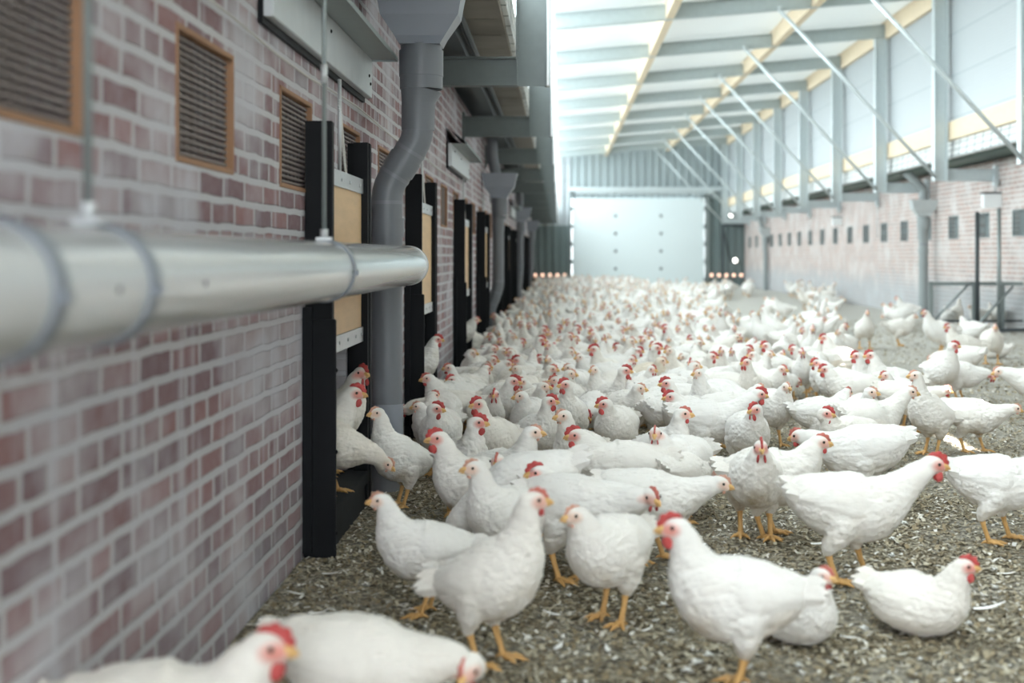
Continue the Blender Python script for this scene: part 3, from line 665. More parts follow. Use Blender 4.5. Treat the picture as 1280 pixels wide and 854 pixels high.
# ------------------------------------------------------------------ hanging lamps, poles, mesh fence on the right
def hang_lamp(y, x, zt, zb, w_, label):
    o = thing('hanging_lamp', label, 'lamp', (x, y, 0), 'lamps hung from the right-hand arms')
    b = MB(); b.box(-w_/2, w_/2, -0.06, 0.06, zb, zt, 0.01); b.build('lamp_case', M['lampwhite'], o)
    b = MB(); b.box(-w_/2-0.015, w_/2+0.015, -0.075, 0.075, zt, zt+0.02); b.build('lid', M['darkbar'], o)
    b = MB(); b.tube([(0, 0, zt+0.02), (0, 0, 2.12)], 0.012, 8); b.box(-0.03, 0.03, -0.03, 0.03, 1.96, 2.06); b.build('hanger', M['galv_light'], o)
hang_lamp(frames[5]-0.12, 6.03, 1.86, 1.67, 0.36, 'white box lamp hanging from an arm at the right edge')
hang_lamp(frames[8]-0.12, 6.03, 1.83, 1.66, 0.26, 'small white box lamp on the right wall, middle distance')
hang_lamp(frames[11]-0.12, 6.03, 1.83, 1.66, 0.26, 'tiny white box lamp far along the right wall')
for k, nm in ((6, 'nearest'), (7, 'middle'), (9, 'farther')):
    o = thing('arm_hanger', nm+' slim bracket hanging under an arm on the right wall', 'bracket', (6.05, frames[k]-0.1, 0), 'slim brackets under the right arms')
    b = MB(); b.tube([(0, 0, 2.1), (0, 0, 1.35)], 0.008, 6); b.build('rod', M['galv_light'], o); b = MB(); b.box(-0.03, 0.03, -0.03, 0.03, 1.93, 2.05); b.build('clamp', M['galv_light'], o)

FY = 18.7
fe = thing('mesh_fence', 'low wire mesh fence with grey frame by the right brick wall', 'fence', (0, FY, 0))
b = MB(); b.box(4.85, 6.08, -0.02, 0.02, 0.61, 0.66); b.build('top_rail', M['galv'], fe)
b = MB(); b.box(4.85, 6.08, -0.02, 0.02, 0.13, 0.16); b.box(5.3, 6.08, -0.25, -0.21, 0.02, 0.06); b.build('bottom_rail', M['darkbar'], fe)
for x in (4.85, 5.42, 5.75):
    b = MB(); b.box(x, x+(0.05 if x < 5 else 0.09), -0.03, 0.03, 0, 0.66); b.build('fence_post', M['galv'], fe)
b = MB()
for i in range(41):
    x = 4.88+i*0.03; b.box(x-0.0014, x+0.0014, -0.002, 0.002, 0.16, 0.61)
for i in range(16):
    z = 0.16+i*0.03; b.box(4.88, 6.08, -0.002, 0.002, z-0.0014, z+0.0014)
b.build('wire_mesh', M['galv'], fe)
b = MB(); b.tube([(4.92, -0.05, 0.17), (5.37, -0.05, 0.64)], 0.014, 8); b.build('brace', M['galv'], fe)
b = MB(); b.tube([(5.33, -0.3, 0.03), (5.93, -0.08, 0.60)], 0.018, 8); b.build('brace', M['galv'], fe)
b = MB(); b.tube([(5.45, FY-0.12, 0), (5.45, FY-0.12, 1.56)], 0.028, 10); b.tube([(5.45, FY-0.12, 1.56), (5.45, FY-0.12, 1.58)], 0.02, 10)
tag(b.build('dark_pole', M['darkbar']), 'dark upright pole in front of the mesh fence on the right', 'pole')
b = MB(); b.tube([(5.73, FY-0.14, 0), (5.73, FY-0.14, 1.62)], 0.026, 10); b.box(5.70, 5.76, FY-0.17, FY-0.11, 0.62, 0.68)
tag(b.build('grey_pole', M['galv']), 'light grey upright pole under the box lamp, right of the dark pole', 'pole')

# end wall: glowing discs added for daylight holes, glowing balls for blurred reflections
for i in range(5):
    for x0, lab, g in ((-0.85, 'row of small round light spots at the foot of end wall, left of door', 'round light spots left of the door'), (4.97, 'row of small round light spots at the foot of end wall, right of door', 'round light spots right of the door')):
        nm = ['first', 'second', 'third', 'fourth', 'fifth'][i]
        o = thing('glow_disc', nm+' small round light spot from the left, low on end wall, '+('left' if x0 < 0 else 'right')+' of door', 'lamp', (x0+0.03+0.245*i, YE-0.07, 0.365), g)
        b = MB(); b.ell((0, -0.012, 0), (0.06, 0.02, 0.06), 14, 8); b.build('lens', M['glow'], o)  # glowing disc stands for light at a hole in the cladding
        b = MB(); b.tube([(0, 0.0, 0), (0, 0.035, 0)], 0.075, 16); b.build('rim', M['darkbar'], o)
for x, z, lab in ((5.62, 2.35, 'bright white bulb near the end of the right-hand eave'), (5.75, 0.85, 'bright white bulb low beside the far right corner')):
    o = thing('glint_ball', lab, 'lamp', (x, YE-0.3, z)); b = MB(); b.ell((0, 0, 0), (0.07, 0.07, 0.08)); b.build('glint', M['glow_w'], o)  # glowing ball stands for a bright blurred reflection
    b = MB(); b.tube([(0, 0.02, 0.05), (0, 0.24, 0.1)], 0.03, 8); b.build('holder', M['darkbar'], o)
b = MB(); b.tube([(5.35, YE-0.3, 2.0), (5.35, YE-0.3, 0)], 0.035, 8); b.tube([(5.35, YE-0.3, 2.0), (6.05, YE-0.3, 2.0)], 0.035, 8); b.tube([(5.35, YE-0.3, 1.9), (5.6, YE-0.3, 0.8), (5.9, YE-0.3, 0.75)], 0.03, 8)
tag(b.build('winch_frame', M['darkbar']), 'dark steel bar frame in the far right corner', 'frame')

# ------------------------------------------------------------------ hens
HEADX = {}
def catmull(pts, n):
    P = [np.array(p, float) for p in pts]; P = [2*P[0]-P[1]]+P+[2*P[-1]-P[-2]]; out = []
    for i in range(1, len(P)-2):
        for k in range(n):
            t = k/n; a, b, c, d = P[i-1], P[i], P[i+1], P[i+2]
            out.append(0.5*(2*b+(c-a)*t+(2*a-5*b+4*c-d)*t*t+(3*b-a-3*c+d)*t**3))
    out.append(P[-2]); return out
def rear(z=0, dx=0, tilt=0): 
    P_ = [(-.172,.268,.014,.020),(-.145,.252,.046,.046),(-.085,.226,.082,.080),(-.012,.208,.095,.098)]
    return [(x+dx-tilt*.15*(zz-.2), zz+z+tilt*x, a, b) for x, zz, a, b in P_]
POSES = {
 # spine: x, z, half width, half height ; head centre, pitch, hocks/feet x (left,right)
 'alert': dict(sp=rear(.004,.012,.20)+[(.048,.222,.089,.099),(.088,.256,.072,.080),(.108,.292,.050,.058),(.119,.324,.037,.042),(.127,.352,.030,.034),(.136,.372,.020,.024)], head=(.143,.373), pitch=0, feet=(.02,-.015), tilt=.20),
 'tall': dict(sp=rear(.006,.026,.42)+[(.050,.244,.085,.096),(.080,.286,.064,.074),(.093,.328,.044,.052),(.099,.362,.034,.040),(.105,.392,.029,.033),(.114,.411,.020,.024)], head=(.119,.414), pitch=0, feet=(.02,-.005), tilt=.42),
 'calm': dict(sp=rear(.002,.004,.08)+[(.050,.212,.091,.100),(.095,.236,.076,.080),(.122,.264,.055,.060),(.137,.290,.041,.046),(.149,.309,.033,.037),(.159,.324,.022,.025)], head=(.165,.326), pitch=4, feet=(.02,-.03), tilt=.08),
 'walk': dict(sp=rear(.004,-.01,-.03)+[(.050,.210,.087,.094),(.100,.234,.068,.072),(.140,.263,.048,.052),(.172,.290,.038,.041),(.200,.311,.031,.034),(.217,.325,.021,.024)], head=(.226,.329), pitch=8, feet=(.05,-.05), tilt=-.03),
 'reach': dict(sp=rear(.004,-.005,-.06)+[(.052,.206,.089,.095),(.104,.217,.070,.073),(.146,.233,.050,.052),(.180,.248,.039,.041),(.204,.258,.032,.034),(.219,.263,.022,.024)], head=(.228,.265), pitch=14, feet=(.04,-.04), tilt=-.06),
 'low': dict(sp=rear(.006,0,-.06)+[(.056,.204,.091,.096),(.110,.208,.071,.072),(.152,.216,.051,.052),(.181,.218,.040,.041),(.203,.214,.032,.034),(.217,.208,.022,.024)], head=(.226,.205), pitch=28, feet=(.02,-.03), tilt=-.06),
 'stoop': dict(sp=rear(.010,0,-.12)+[(.058,.196,.088,.092),(.112,.186,.067,.068),(.154,.176,.049,.050),(.186,.162,.039,.040),(.208,.148,.031,.033),(.221,.138,.022,.024)], head=(.230,.134), pitch=36, feet=(.02,-.03), tilt=-.12),
 'peck': dict(sp=rear(.012,.005,-.16)+[(.060,.190,.086,.090),(.112,.168,.065,.066),(.155,.142,.048,.048),(.184,.112,.038,.039),(.199,.086,.031,.033),(.206,.068,.022,.024)], head=(.210,.062), pitch=62, feet=(.03,-.04), tilt=-.16),
 'lie': dict(sp=[(-.185,.150,.014,.018),(-.150,.130,.052,.046),(-.08,.104,.096,.080),(-.005,.092,.110,.090),(.058,.100,.099,.092),(.096,.128,.076,.080),(.115,.164,.053,.058),(.127,.192,.040,.044),(.136,.212,.033,.036),(.145,.227,.022,.025)], head=(.152,.229), pitch=2, feet=None, tilt=0, dz=-.112),
}
HS = 1.17            # head size against the rest of the bird
def body_mesh(pose, yaw, voxel=0.0038):
    d = POSES[pose]; rings = catmull([(x, z, w_, h) for x, z, w_, h in d['sp']], 6); seg = 22
    vs, fs = [], []
    for i, r_ in enumerate(rings):
        a, b_ = rings[max(i-1, 0)], rings[min(i+1, len(rings)-1)]
        t = np.array([b_[0]-a[0], b_[1]-a[1]]); t /= np.linalg.norm(t)+1e-9; n_ = np.array([-t[1], t[0]])
        for k in range(seg):
            an = 2*PI*k/seg; c, s_ = math.cos(an), math.sin(an)
            ww = r_[2]*(1+0.06*(-s_))          # a little fuller below
            vs.append((r_[0]+n_[0]*s_*r_[3], c*ww, r_[1]+n_[1]*s_*r_[3]))
    nr = len(rings)
    for i in range(nr-1):
        for k in range(seg): fs.append((i*seg+k, i*seg+(k+1) % seg, (i+1)*seg+(k+1) % seg, (i+1)*seg+k))
    fs.append(tuple(range(seg))[::-1]); fs.append(tuple((nr-1)*seg+k for k in range(seg)))
    mb = MB(); mb.add(vs, fs)
    hx, hz = d['head']; HM = Matrix.Rotation(math.radians(yaw), 3, 'Z') @ Matrix.Rotation(math.radians(d['pitch']), 3, 'Y')
    hc = Vector((hx, 0, hz))
    mb.ell(hc, (0.0300*HS, 0.0195*HS, 0.0215*HS), 18, 12, HM)
    mb.ell(hc+HM @ Vector((0.014*HS, 0, -0.005*HS)), (0.0205*HS, 0.0150*HS, 0.0150*HS), 14, 10, HM)
    mb.ell(hc+HM @ Vector((-0.010, 0, -0.012)), (0.027, 0.0235, 0.027), 14, 10, HM)
    if d['feet']:
        for s_, fx_ in ((1, d['feet'][0]), (-1, d['feet'][1])):
            bz = 0.205
            mb.tube([(fx_*0.3-0.01, 0.045*s_, bz), (fx_*0.5-0.012, 0.056*s_, 0.165), (fx_*0.7-0.02, 0.054*s_, 0.128), (fx_-0.026, 0.048*s_, 0.097), (fx_-0.026, 0.047*s_, 0.083)],
                    [0.050, 0.046, 0.035, 0.020, 0.012], 14)
    me = mb.mesh('hen_body')
    o = bpy.data.objects.new('tmp', me); C.objects.link(o)
    md = o.modifiers.new('r', 'REMESH'); md.mode = 'VOXEL'; md.voxel_size = voxel; md.use_smooth_shade = True
    sm = o.modifiers.new('s', 'SMOOTH'); sm.factor = 0.6; sm.iterations = 6 if voxel < .006 else 2
    dg = bpy.context.evaluated_depsgraph_get(); ev = o.evaluated_get(dg); out = bpy.data.meshes.new_from_object(ev)
    bpy.data.objects.remove(o); bpy.data.meshes.remove(me)
    out.name = 'body'
    nv = len(out.vertices); co = np.empty(nv*3, np.float32); out.vertices.foreach_get('co', co); co = co.reshape(-1, 3)
    no = np.empty(nv*3, np.float32); out.vertices.foreach_get('normal', no); no = no.reshape(-1, 3)
    dd = np.zeros(nv, np.float32); hcv = np.array(hc[:])
    dist = np.linalg.norm(co-hcv, axis=1)
    if voxel < .006:
        # rows of overlapping contour feathers, wrapped round the body from head to tail
        RG = np.array([(r_[0], r_[1], max(r_[2], .012)) for r_ in rings]); seg_ = np.r_[0, np.cumsum(np.hypot(*np.diff(RG[:, :2], axis=0).T))]
        best = np.full(nv, 9.0); S_ = np.zeros(nv); TH = np.zeros(nv)
        for q in range(len(RG)):
            a, b_ = RG[max(q-1, 0)], RG[min(q+1, len(RG)-1)]; t = (b_-a)[:2]; t = t/(np.linalg.norm(t)+1e-9)
            dx_, dz_ = co[:, 0]-RG[q, 0], co[:, 2]-RG[q, 1]; al = dx_*t[0]+dz_*t[1]; nn = -dx_*t[1]+dz_*t[0]
            sc_ = np.abs(al)+0.25*np.hypot(nn, co[:, 1])
            m_ = sc_ < best; best[m_] = sc_[m_]; S_[m_] = seg_[q]+al[m_]; TH[m_] = np.arctan2(nn[m_], co[m_, 1])
        jit = 0.0045*np.sin(co[:, 0]*61+co[:, 2]*37+3*np.sin(co[:, 1]*50))+0.003*np.sin(co[:, 2]*113-co[:, 1]*90)
        tot = seg_[-1]; rr_ = (tot-S_+jit)/0.0215; row = np.floor(rr_); ph = np.mod(TH*24/(2*PI)+0.5*np.mod(row, 2)+8*jit, 1)-0.5
        tt = np.mod(rr_+0.42*(1-(2*ph)**2)-0.2, 1)
        scal = 0.0016*(tt**1.5-0.4)*np.clip((dist-0.035)/0.07, 0.0, 1)
        dd += scal.astype(np.float32)
        for i in range(nv):
            x, y_, z = co[i]
            k = min(1, max(0, (dist[i]-0.03)/0.05))
            if k: dd[i] += k*(0.0034*noise.noise((x*26, y_*60, z*60))+0.0020*noise.noise((x*60, y_*130, z*130)))
        co = co+no*dd[:, None]; out.vertices.foreach_set('co', co.astype(np.float32).ravel())
    # masks that travel with the bird: dirty belly and bare facial skin
    loc = (co-hcv) @ np.array(HM)
    fd = np.sqrt(((loc[:, 0]/HS-0.017)/0.019)**2+((loc[:, 2]/HS+0.0015)/0.0130)**2)
    face = np.clip(1.6-fd*1.15, 0, 1)*(dist < 0.047)
    low = 0.225 if d['feet'] else 0.09
    dirt = np.clip((low-co[:, 2])/0.09, 0, 1)*np.clip(1.2-np.abs(co[:, 1])/0.12, 0, 1)
    for nm, arr in (('face', face), ('dirt', dirt)):
        at = out.attributes.new(nm, 'FLOAT', 'POINT'); at.data.foreach_set('value', arr.astype(np.float32))
    out.materials.clear(); out.materials.append(M['feather'])
    out.polygons.foreach_set('use_smooth', [True]*len(out.polygons))
    return out
from mathutils.bvhtree import BVHTree
def wing_mesh(pose, s_):
    """folded wing draped on the flank, feather rows raised; s_ = side"""
    d = POSES[pose]; bm_ = get_body(pose, 0); tree = BVHTree.FromPolygons([v.co[:] for v in bm_.vertices], [tuple(p.vertices) for p in bm_.polygons])
    tilt, dz = d['tilt'], d.get('dz', 0); nu, nv_ = 40, 20; vs = []; fs = []
    for lay in (0, 1):
        for i in range(nu+1):
            u = i/nu; x = 0.078-0.232*u; zc = 0.230+0.012*math.sin(u*PI)+0.020*u+dz+tilt*x*0.9
            hh = 0.058*math.sin(min(1, u*1.9+0.18)*PI/2)*(1-u**2.4)+0.005
            for j in range(nv_+1):
                v = j/nv_*2-1; z = zc+hh*v-0.010*(1-v)*u
                hit = tree.ray_cast(Vector((x, s_*0.3, z)), Vector((0, -s_, 0)))
                if hit[0] is not None and hit[0].y*s_ > 0: y_ = abs(hit[0].y)
                else:
                    q = tree.find_nearest(Vector((x, s_*0.03, z))); y_ = max(0.012, abs(q[0].y)*0.8)
                uu = min(1, u*2.6); e = max(0.0, 1-v*v)**0.6*uu*uu*(3-2*uu)
                if u > 0.6: e = max(e, (u-0.6)/0.4*0.9)
                rip = 0.0022*(abs(((u*6+abs(v)*0.6) % 1.0)-0.5)*2) if u < 0.5 else 0.0026*(abs(((v*3.4+u) % 1.0)-0.5)*2)
                y_ += (-0.009+(0.0145+rip)*e) if lay == 0 else -0.018
                vs.append((x, s_*y_, z))
    # relax the layer a little so it drapes
    W = nv_+1; L = (nu+1)*W; A = np.array(vs).reshape(2, nu+1, W, 3)
    for _ in range(2):
        A[:, 1:-1, 1:-1, 1] = 0.5*A[:, 1:-1, 1:-1, 1]+0.125*(A[:, :-2, 1:-1, 1]+A[:, 2:, 1:-1, 1]+A[:, 1:-1, :-2, 1]+A[:, 1:-1, 2:, 1])
    vs = A.reshape(-1, 3).tolist()
    for i in range(nu):
        for j in range(nv_):
            a = i*W+j; fs.append((a, a+1, a+W+1, a+W)); fs.append((L+a, L+a+W, L+a+W+1, L+a+1))
    for i in range(nu):
        for j in (0, nv_): a = i*W+j; fs.append((a, a+W, L+a+W, L+a))
    for j in range(nv_):
        for i in (0, nu): a = i*W+j; fs.append((a, L+a, L+a+1, a+1))
    mb = MB(); mb.add(vs, fs, True); me_ = mb.mesh('wing'); me_.materials.append(M['feather']); return me_
WINGS = {}
def get_wing(pose, s_):
    if (pose, s_) not in WINGS: WINGS[(pose, s_)] = wing_mesh(pose, s_)
    return WINGS[(pose, s_)]
def tail_mesh():
    mb = MB()
    for k in range(9):
        s_ = (k-4)/4
        a = 0.72-0.30*abs(s_)
        r0 = Vector((-0.108, 0.026*s_, 0.228)); dr_ = Vector((-math.cos(a), 0.34*s_, math.sin(a))); up = Vector((math.sin(a), 0, math.cos(a)))
        Ln = 0.112-0.018*abs(s_)+0.01*(k % 2)
        pts = [r0+dr_*Ln*t-Vector((0, 0, 1))*0.012*t*t for t in (0, .25, .5, .75, .92, 1)]; wd = [.014, .022, .025, .023, .014, .002]
        vs = []
        for p, w_ in zip(pts, wd): vs += [p+up*w_*0.8+Vector((0, 0.003, 0)), p+Vector((0, 0.006+0.003*s_, 0)), p-up*w_*0.8, p-Vector((0, 0.006-0.003*s_, 0))]
        fs = [(i*4+q, i*4+(q+1) % 4, (i+1)*4+(q+1) % 4, (i+1)*4+q) for i in range(5) for q in range(4)]+[(0, 1, 2, 3), (23, 22, 21, 20)]
        mb.add(vs, fs, True)
    return mb.mesh('tail')
def comb_mesh():
    # single comb: starts at the beak, follows the forehead, low rounded points
    base, tip = [], []
    n = 26
    for i in range(n+1):
        t = i/n; a = math.radians(-8+118*t)             # angle round the head centre from the beak backwards
        rx, rz = 0.026*math.cos(a), 0.0205*math.sin(a)
        hgt = 0.017*math.sin(PI*min(1, t*0.88+0.10))**0.8*(0.70+0.30*abs(math.cos(t*PI*4.5)))
        base.append((rx*0.86, rz*0.86-0.0185)); tip.append((rx+hgt*math.cos(a)*0.9-0.0045*t, rz+hgt*math.sin(a)-0.0185))
    top = tip+base[::-1]
    bm = bmesh.new()
    vs = [bm.verts.new((x, 0, z)) for x, z in top]; f = bm.faces.new(vs)
    r_ = bmesh.ops.extrude_face_region(bm, geom=[f]); ev = [g for g in r_['geom'] if isinstance(g, bmesh.types.BMVert)]
    bmesh.ops.translate(bm, vec=(0, 0.0056, 0), verts=ev); bmesh.ops.translate(bm, vec=(0, -0.0028, 0), verts=bm.verts)
    bmesh.ops.recalc_face_normals(bm, faces=bm.faces)
    bmesh.ops.bevel(bm, geom=[e for e in bm.edges if abs(e.verts[0].co.y-e.verts[1].co.y) < 1e-5], offset=0.0012, segments=2, affect='EDGES')
    me_ = bpy.data.meshes.new('comb'); bm.to_mesh(me_); bm.free(); me_.polygons.foreach_set('use_smooth', [True]*len(me_.polygons)); return me_
def wattle_mesh(s_):
    mb = MB(); mb.tube([(0, 0, 0.002), (0.001, 0.001*s_, -0.004), (0.000, 0.002*s_, -0.012), (-0.001, 0.003*s_, -0.020), (-0.001, 0.003*s_, -0.024)], [0.003, 0.006, 0.0095, 0.0075, 0.002], 12, flat=0.42); return mb.mesh('wattle')
def beak_mesh():
    mb = MB()
    mb.tube([(-0.006, 0, 0.001), (0.004, 0, 0.0015), (0.012, 0, 0.0005), (0.018, 0, -0.003), (0.021, 0, -0.0065)], [0.0095, 0.0078, 0.0055, 0.0030, 0.0006], 12)
    mb.tube([(-0.006, 0, -0.006), (0.003, 0, -0.0062), (0.010, 0, -0.0066), (0.0155, 0, -0.007)], [0.0065, 0.0052, 0.0034, 0.0006], 10)
    return mb.mesh('beak')
def leg_mesh():
    mb = MB(); mb.tube([(-0.026, 0, 0.103), (-0.024, 0, 0.092), (-0.016, 0, 0.062), (-0.006, 0, 0.034), (0.0, 0, 0.014), (0.003, 0, 0.008)], [0.0085, 0.0105, 0.0078, 0.0078, 0.0095, 0.007], 12)
    return mb.mesh('leg')
def foot_mesh():
    mb = MB()
    for a, L_ in ((-38, .047), (0, .058), (36, .047)):
        c, s_ = math.cos(math.radians(a)), math.sin(math.radians(a))
        pr_ = [(0, .011, .0085), (.18, .013, .0072), (.4, .009, .0060), (.6, .011, .0056), (.84, .0065, .0042), (.93, .007, .0026), (1.06, .0025, .0006)]
        mb.tube([(t*L_*c, t*L_*s_, z) for t, z, r_ in pr_], [r_ for t, z, r_ in pr_], 10)
    mb.tube([(0, 0, .011), (-.014, .004, .010), (-.024, .007, .004)], [.007, .0045, .001], 8)
    return mb.mesh('foot')
TAIL = tail_mesh(); COMB = comb_mesh(); WAT = {1: wattle_mesh(1), -1: wattle_mesh(-1)}
BEAK, LEG, FOOT = beak_mesh(), leg_mesh(), foot_mesh()
eb = MB(); eb.ell((0, 0, 0), (0.0043, 0.0022, 0.0043), 12, 8); EYE = eb.mesh('eye')
for me_, m_ in ((TAIL, 'feather'), (COMB, 'comb'), (WAT[1], 'comb'), (WAT[-1], 'comb'), (BEAK, 'beak'), (LEG, 'leg'), (FOOT, 'leg'), (EYE, 'eye')):
    me_.materials.append(M[m_])
COMBM = COMB.copy(); COMBM.materials.clear(); COMBM.materials.append(M['comb_mid']); COMBP = COMB.copy(); COMBP.materials.clear(); COMBP.materials.append(M['comb_pale']); WATP = {}
for s_ in (1, -1): WATP[s_] = WAT[s_].copy(); WATP[s_].materials.clear(); WATP[s_].materials.append(M['comb_pale'])
BODY = {}
def get_body(pose, yaw):
    k = (pose, yaw)
    if k not in BODY: BODY[k] = body_mesh(pose, yaw)
    return BODY[k]
def hen_part(name, me_, parent, loc=(0, 0, 0), rot=(0, 0, 0), sc=(1, 1, 1)):
    o = bpy.data.objects.new(name, me_); o.parent = parent; o.location = loc; o.rotation_euler = rot; o.scale = sc; C.objects.link(o); return o
PROTO = {}
def comb_params(comb): return (0.86, 0.92, 1.04)[comb], (0.15, 0.5, 1.0)[comb]
def hen_parts(pose, yaw, comb):
    """list of (name, mesh, loc, rot, scale, children) for a hen of this pose"""
    k = (pose, yaw, comb)
    if k in PROTO: return PROTO[k]
    d = POSES[pose]; hx, hz = d['head']; E = Euler((0, math.radians(d['pitch']), math.radians(yaw)), 'XYZ'); HM = E.to_matrix(); hc = Vector((hx, 0, hz))
    at = lambda *v: tuple(hc+HM @ (Vector(v)*HS))
    cs, ws = comb_params(comb); cm = (COMBP, COMBM, COMB)[comb]; wm = WATP if comb == 0 else WAT
    L = [('body', get_body(pose, yaw), (0, 0, 0), (0, 0, 0), (1, 1, 1), [])]
    for s_ in (1, -1): L.append(('wing', get_wing(pose, s_), (0, 0, 0), (0, 0, 0), (1, 1, 1), []))
    t_ = math.atan(d['tilt']*0.95); px_ = {'tall': .024, 'alert': .010}.get(pose, 0)
    L.append(('tail', TAIL, (px_+0.21*math.sin(t_), 0, 0.21*(1-math.cos(t_))+d.get('dz', 0)+(0.02 if pose == 'peck' else 0)), (0, -t_, 0), (1, 1, 1), []))
    L.append(('comb', cm, at(0.003, 0, 0.0185*cs-0.0005), tuple(E), (cs*HS, 1.1, cs*HS), []))
    for s_ in (1, -1):
        L.append(('wattle', wm[s_], at(0.019, 0.0075*s_, -0.014), tuple(E), (0.40+ws*0.80,)*3, []))
        L.append(('eye', EYE, at(0.0125, 0.0192*s_, 0.0035), tuple(E), (1.1, 1.1, 1.1), []))
    L.append(('beak', BEAK, at(0.0295, 0, -0.002), tuple(E), (0.92, 1.15, 1.1), []))
    if d['feet']:
        for s_, fx_ in ((1, d['feet'][0]), (-1, d['feet'][1])): L.append(('leg', LEG, (fx_, 0.047*s_, 0), (0, 0, 0), (1, 1, 1), [('foot', FOOT, (0.002, 0, 0), (0, 0, math.radians(6*s_)), (1.1, 1.1, 1.1))]))
    PROTO[k] = L; return L
def make_hen(x, y, z, s, body, pose, yaw, comb, label, group=None, cream=0.0, stain=0.3):
    r = thing('hen', label, 'hen', (x, y, z), group); r.rotation_euler = (0, 0, math.radians(body)); r.scale = (s, s, s)
    for nm, me_, l, ro, sc, ch in hen_parts(pose, yaw, comb):
        o = hen_part(nm, me_, r, l, ro, sc)
        if nm in ('body', 'wing', 'tail'):
            o['cream'] = float(cream); o['stain'] = float(stain); o['red'] = (0.0, 0.35, 0.75)[comb]
        for nm2, me2, l2, r2, s2 in ch: hen_part(nm2, me2, o, l2, r2, s2)
    return r
# far hens: one joined mesh each
def arrays(me_):
    co = np.empty(len(me_.vertices)*3, np.float32); me_.vertices.foreach_get('co', co)
    return co.reshape(-1, 3), [tuple(p.vertices) for p in me_.polygons]
def far_mesh(pose, yaw, comb):
    d = POSES[pose]; bm_ = body_mesh(pose, yaw, 0.013); co, fs = arrays(bm_); V = [co]; FF = list(fs); MI = [0]*len(fs); off = len(co)
    for nm, me_, l, ro, sc, ch in hen_parts(pose, yaw, comb)[1:]:
        if nm in ('eye', 'wing'): continue
        for (m2, mt) in [(me_, Matrix.LocRotScale(Vector(l), Euler(ro), Vector(sc)))]+[(c_[1], Matrix.Translation(Vector(l)+Vector(c_[2]))) for c_ in ch]:
            c2, f2 = arrays(m2); A = np.array(mt); c2 = c2 @ A[:3, :3].T+A[:3, 3]
            if len(f2) > 260:      # thin out
                tmp = m2.copy(); oo = bpy.data.objects.new('t', tmp); C.objects.link(oo); mdd = oo.modifiers.new('d', 'DECIMATE'); mdd.ratio = 200/len(f2)
                ev = oo.evaluated_get(bpy.context.evaluated_depsgraph_get()); t2 = bpy.data.meshes.new_from_object(ev); c2, f2 = arrays(t2); c2 = c2 @ A[:3, :3].T+A[:3, 3]; bpy.data.objects.remove(oo)
            V.append(c2); FF += [tuple(i+off for i in f) for f in f2]; off += len(c2)
            MI += [{'tail': 0, 'comb': 1 if comb else 2, 'wattle': 1, 'beak': 2, 'leg': 2}[nm]]*len(f2)
    return np.vstack(V), FF, MI
FAR = []
for pose, yaw, comb in (('alert', 0, 1), ('alert', 60, 0), ('alert', -60, 1), ('calm', 0, 0), ('calm', 30, 0), ('walk', 0, 0), ('reach', 0, 1), ('lie', 0, 1), ('tall', -30, 1)):
    V, FF, MI = far_mesh(pose, yaw, comb)
    me_ = bpy.data.meshes.new('far_hen'); me_.from_pydata(V.tolist(), [], FF)
    for m_ in ('feather', 'comb_far', 'beak'): me_.materials.append(M[m_])
    me_.polygons.foreach_set('material_index', MI); me_.polygons.foreach_set('use_smooth', [True]*len(FF)); FAR.append((me_, V, FF, MI, pose))

# ---- hens placed from the photograph: head pixel x, y, pose, where the head looks, body heading, comb, label, options
# directions: 0 = right, 90 = away, 180 = left, 270 = towards the camera
H = []
def h(x, y, pose, face, body, comb, label=None, short=None, **k): H.append(dict(x=x, y=y, pose=pose, face=face, body=body, comb=comb, label=label, short=short, **k))
# foreground
h(330, 812, 'calm', 0, -10, 2, 'blurred red-combed hen at the bottom left corner, facing right', 'the bottom left corner hen', p=765)
h(588, 832, 'low', 240, -8, 1, 'blurred hen bending low at the bottom edge, right of the corner hen', 'the low hen at bottom', p=640)
h(665, 627, 'tall', 8, -35, 1, 'tall blurred hen with red comb looking right, standing centre front', 'the tall centre-front hen', p=518, stain=.5)
h(477, 633, 'alert', 190, 197, 0, 'plain white hen with tiny comb looking left, beside the brick wall', 'the left-looking hen near the wall', p=452)
h(722, 644, 'calm', 205, 236, 0, 'white hen standing on yellow legs, facing front left in the middle foreground', 'the middle foreground hen', p=475, stain=.5)
h(846, 660, 'alert', 186, 192, 2, 'big blurred hen with tall red comb and wattles facing left, front', 'the big front hen', p=545, stain=.7)
h(1165, 581, 'walk', 0, 4, 2, 'hen standing in profile facing right on open litter, front right', 'the profile hen front right', p=408, stain=.35)
h(1204, 709, 'lie', -12, -28, 2, 'hen lying down on the litter at the bottom right', 'the lying hen', p=483)
h(1027, 722, 'lie', -40, -60, 1, 'hen crouching behind the tail of the big front hen', 'the crouching hen', p=500)
h(951, 560, 'calm', 268, 258, 2, 'hen facing the camera with red comb, one foot forward', 'the camera-facing hen', p=367, stain=.9)
h(1023, 553, 'calm', 0, 15, 1, 'hen looking right just behind the camera-facing hen', 'the hen behind the camera-facing one', p=352)
h(899, 604, 'reach', -8, 0, 0, 'hen stretching its yellow beak low to the right, left of camera-facing hen', 'the low-stretching hen', p=385, stain=.4)
h(1330, 560, 'walk', 0, 8, 1, 'hen cut off by the right edge of the photo, body and leg only', 'the hen cut by the right edge', p=358)
h(813, 621, 'reach', -60, -25, 1, 'ruffled hen ducking its red-combed head forward, left of the low-stretching hen', 'the ducking ruffled hen', p=420, stain=.5)
h(888, 588, 'low', 20, 60, 1, 'hen whose small red comb just shows above the low-stretching hen', 'the half-hidden hen', p=325)
h(675, 592, 'calm', 183, 192, 2, 'long-bodied hen looking left with red comb, behind the tall centre-front hen', 'the long-bodied hen', p=402)
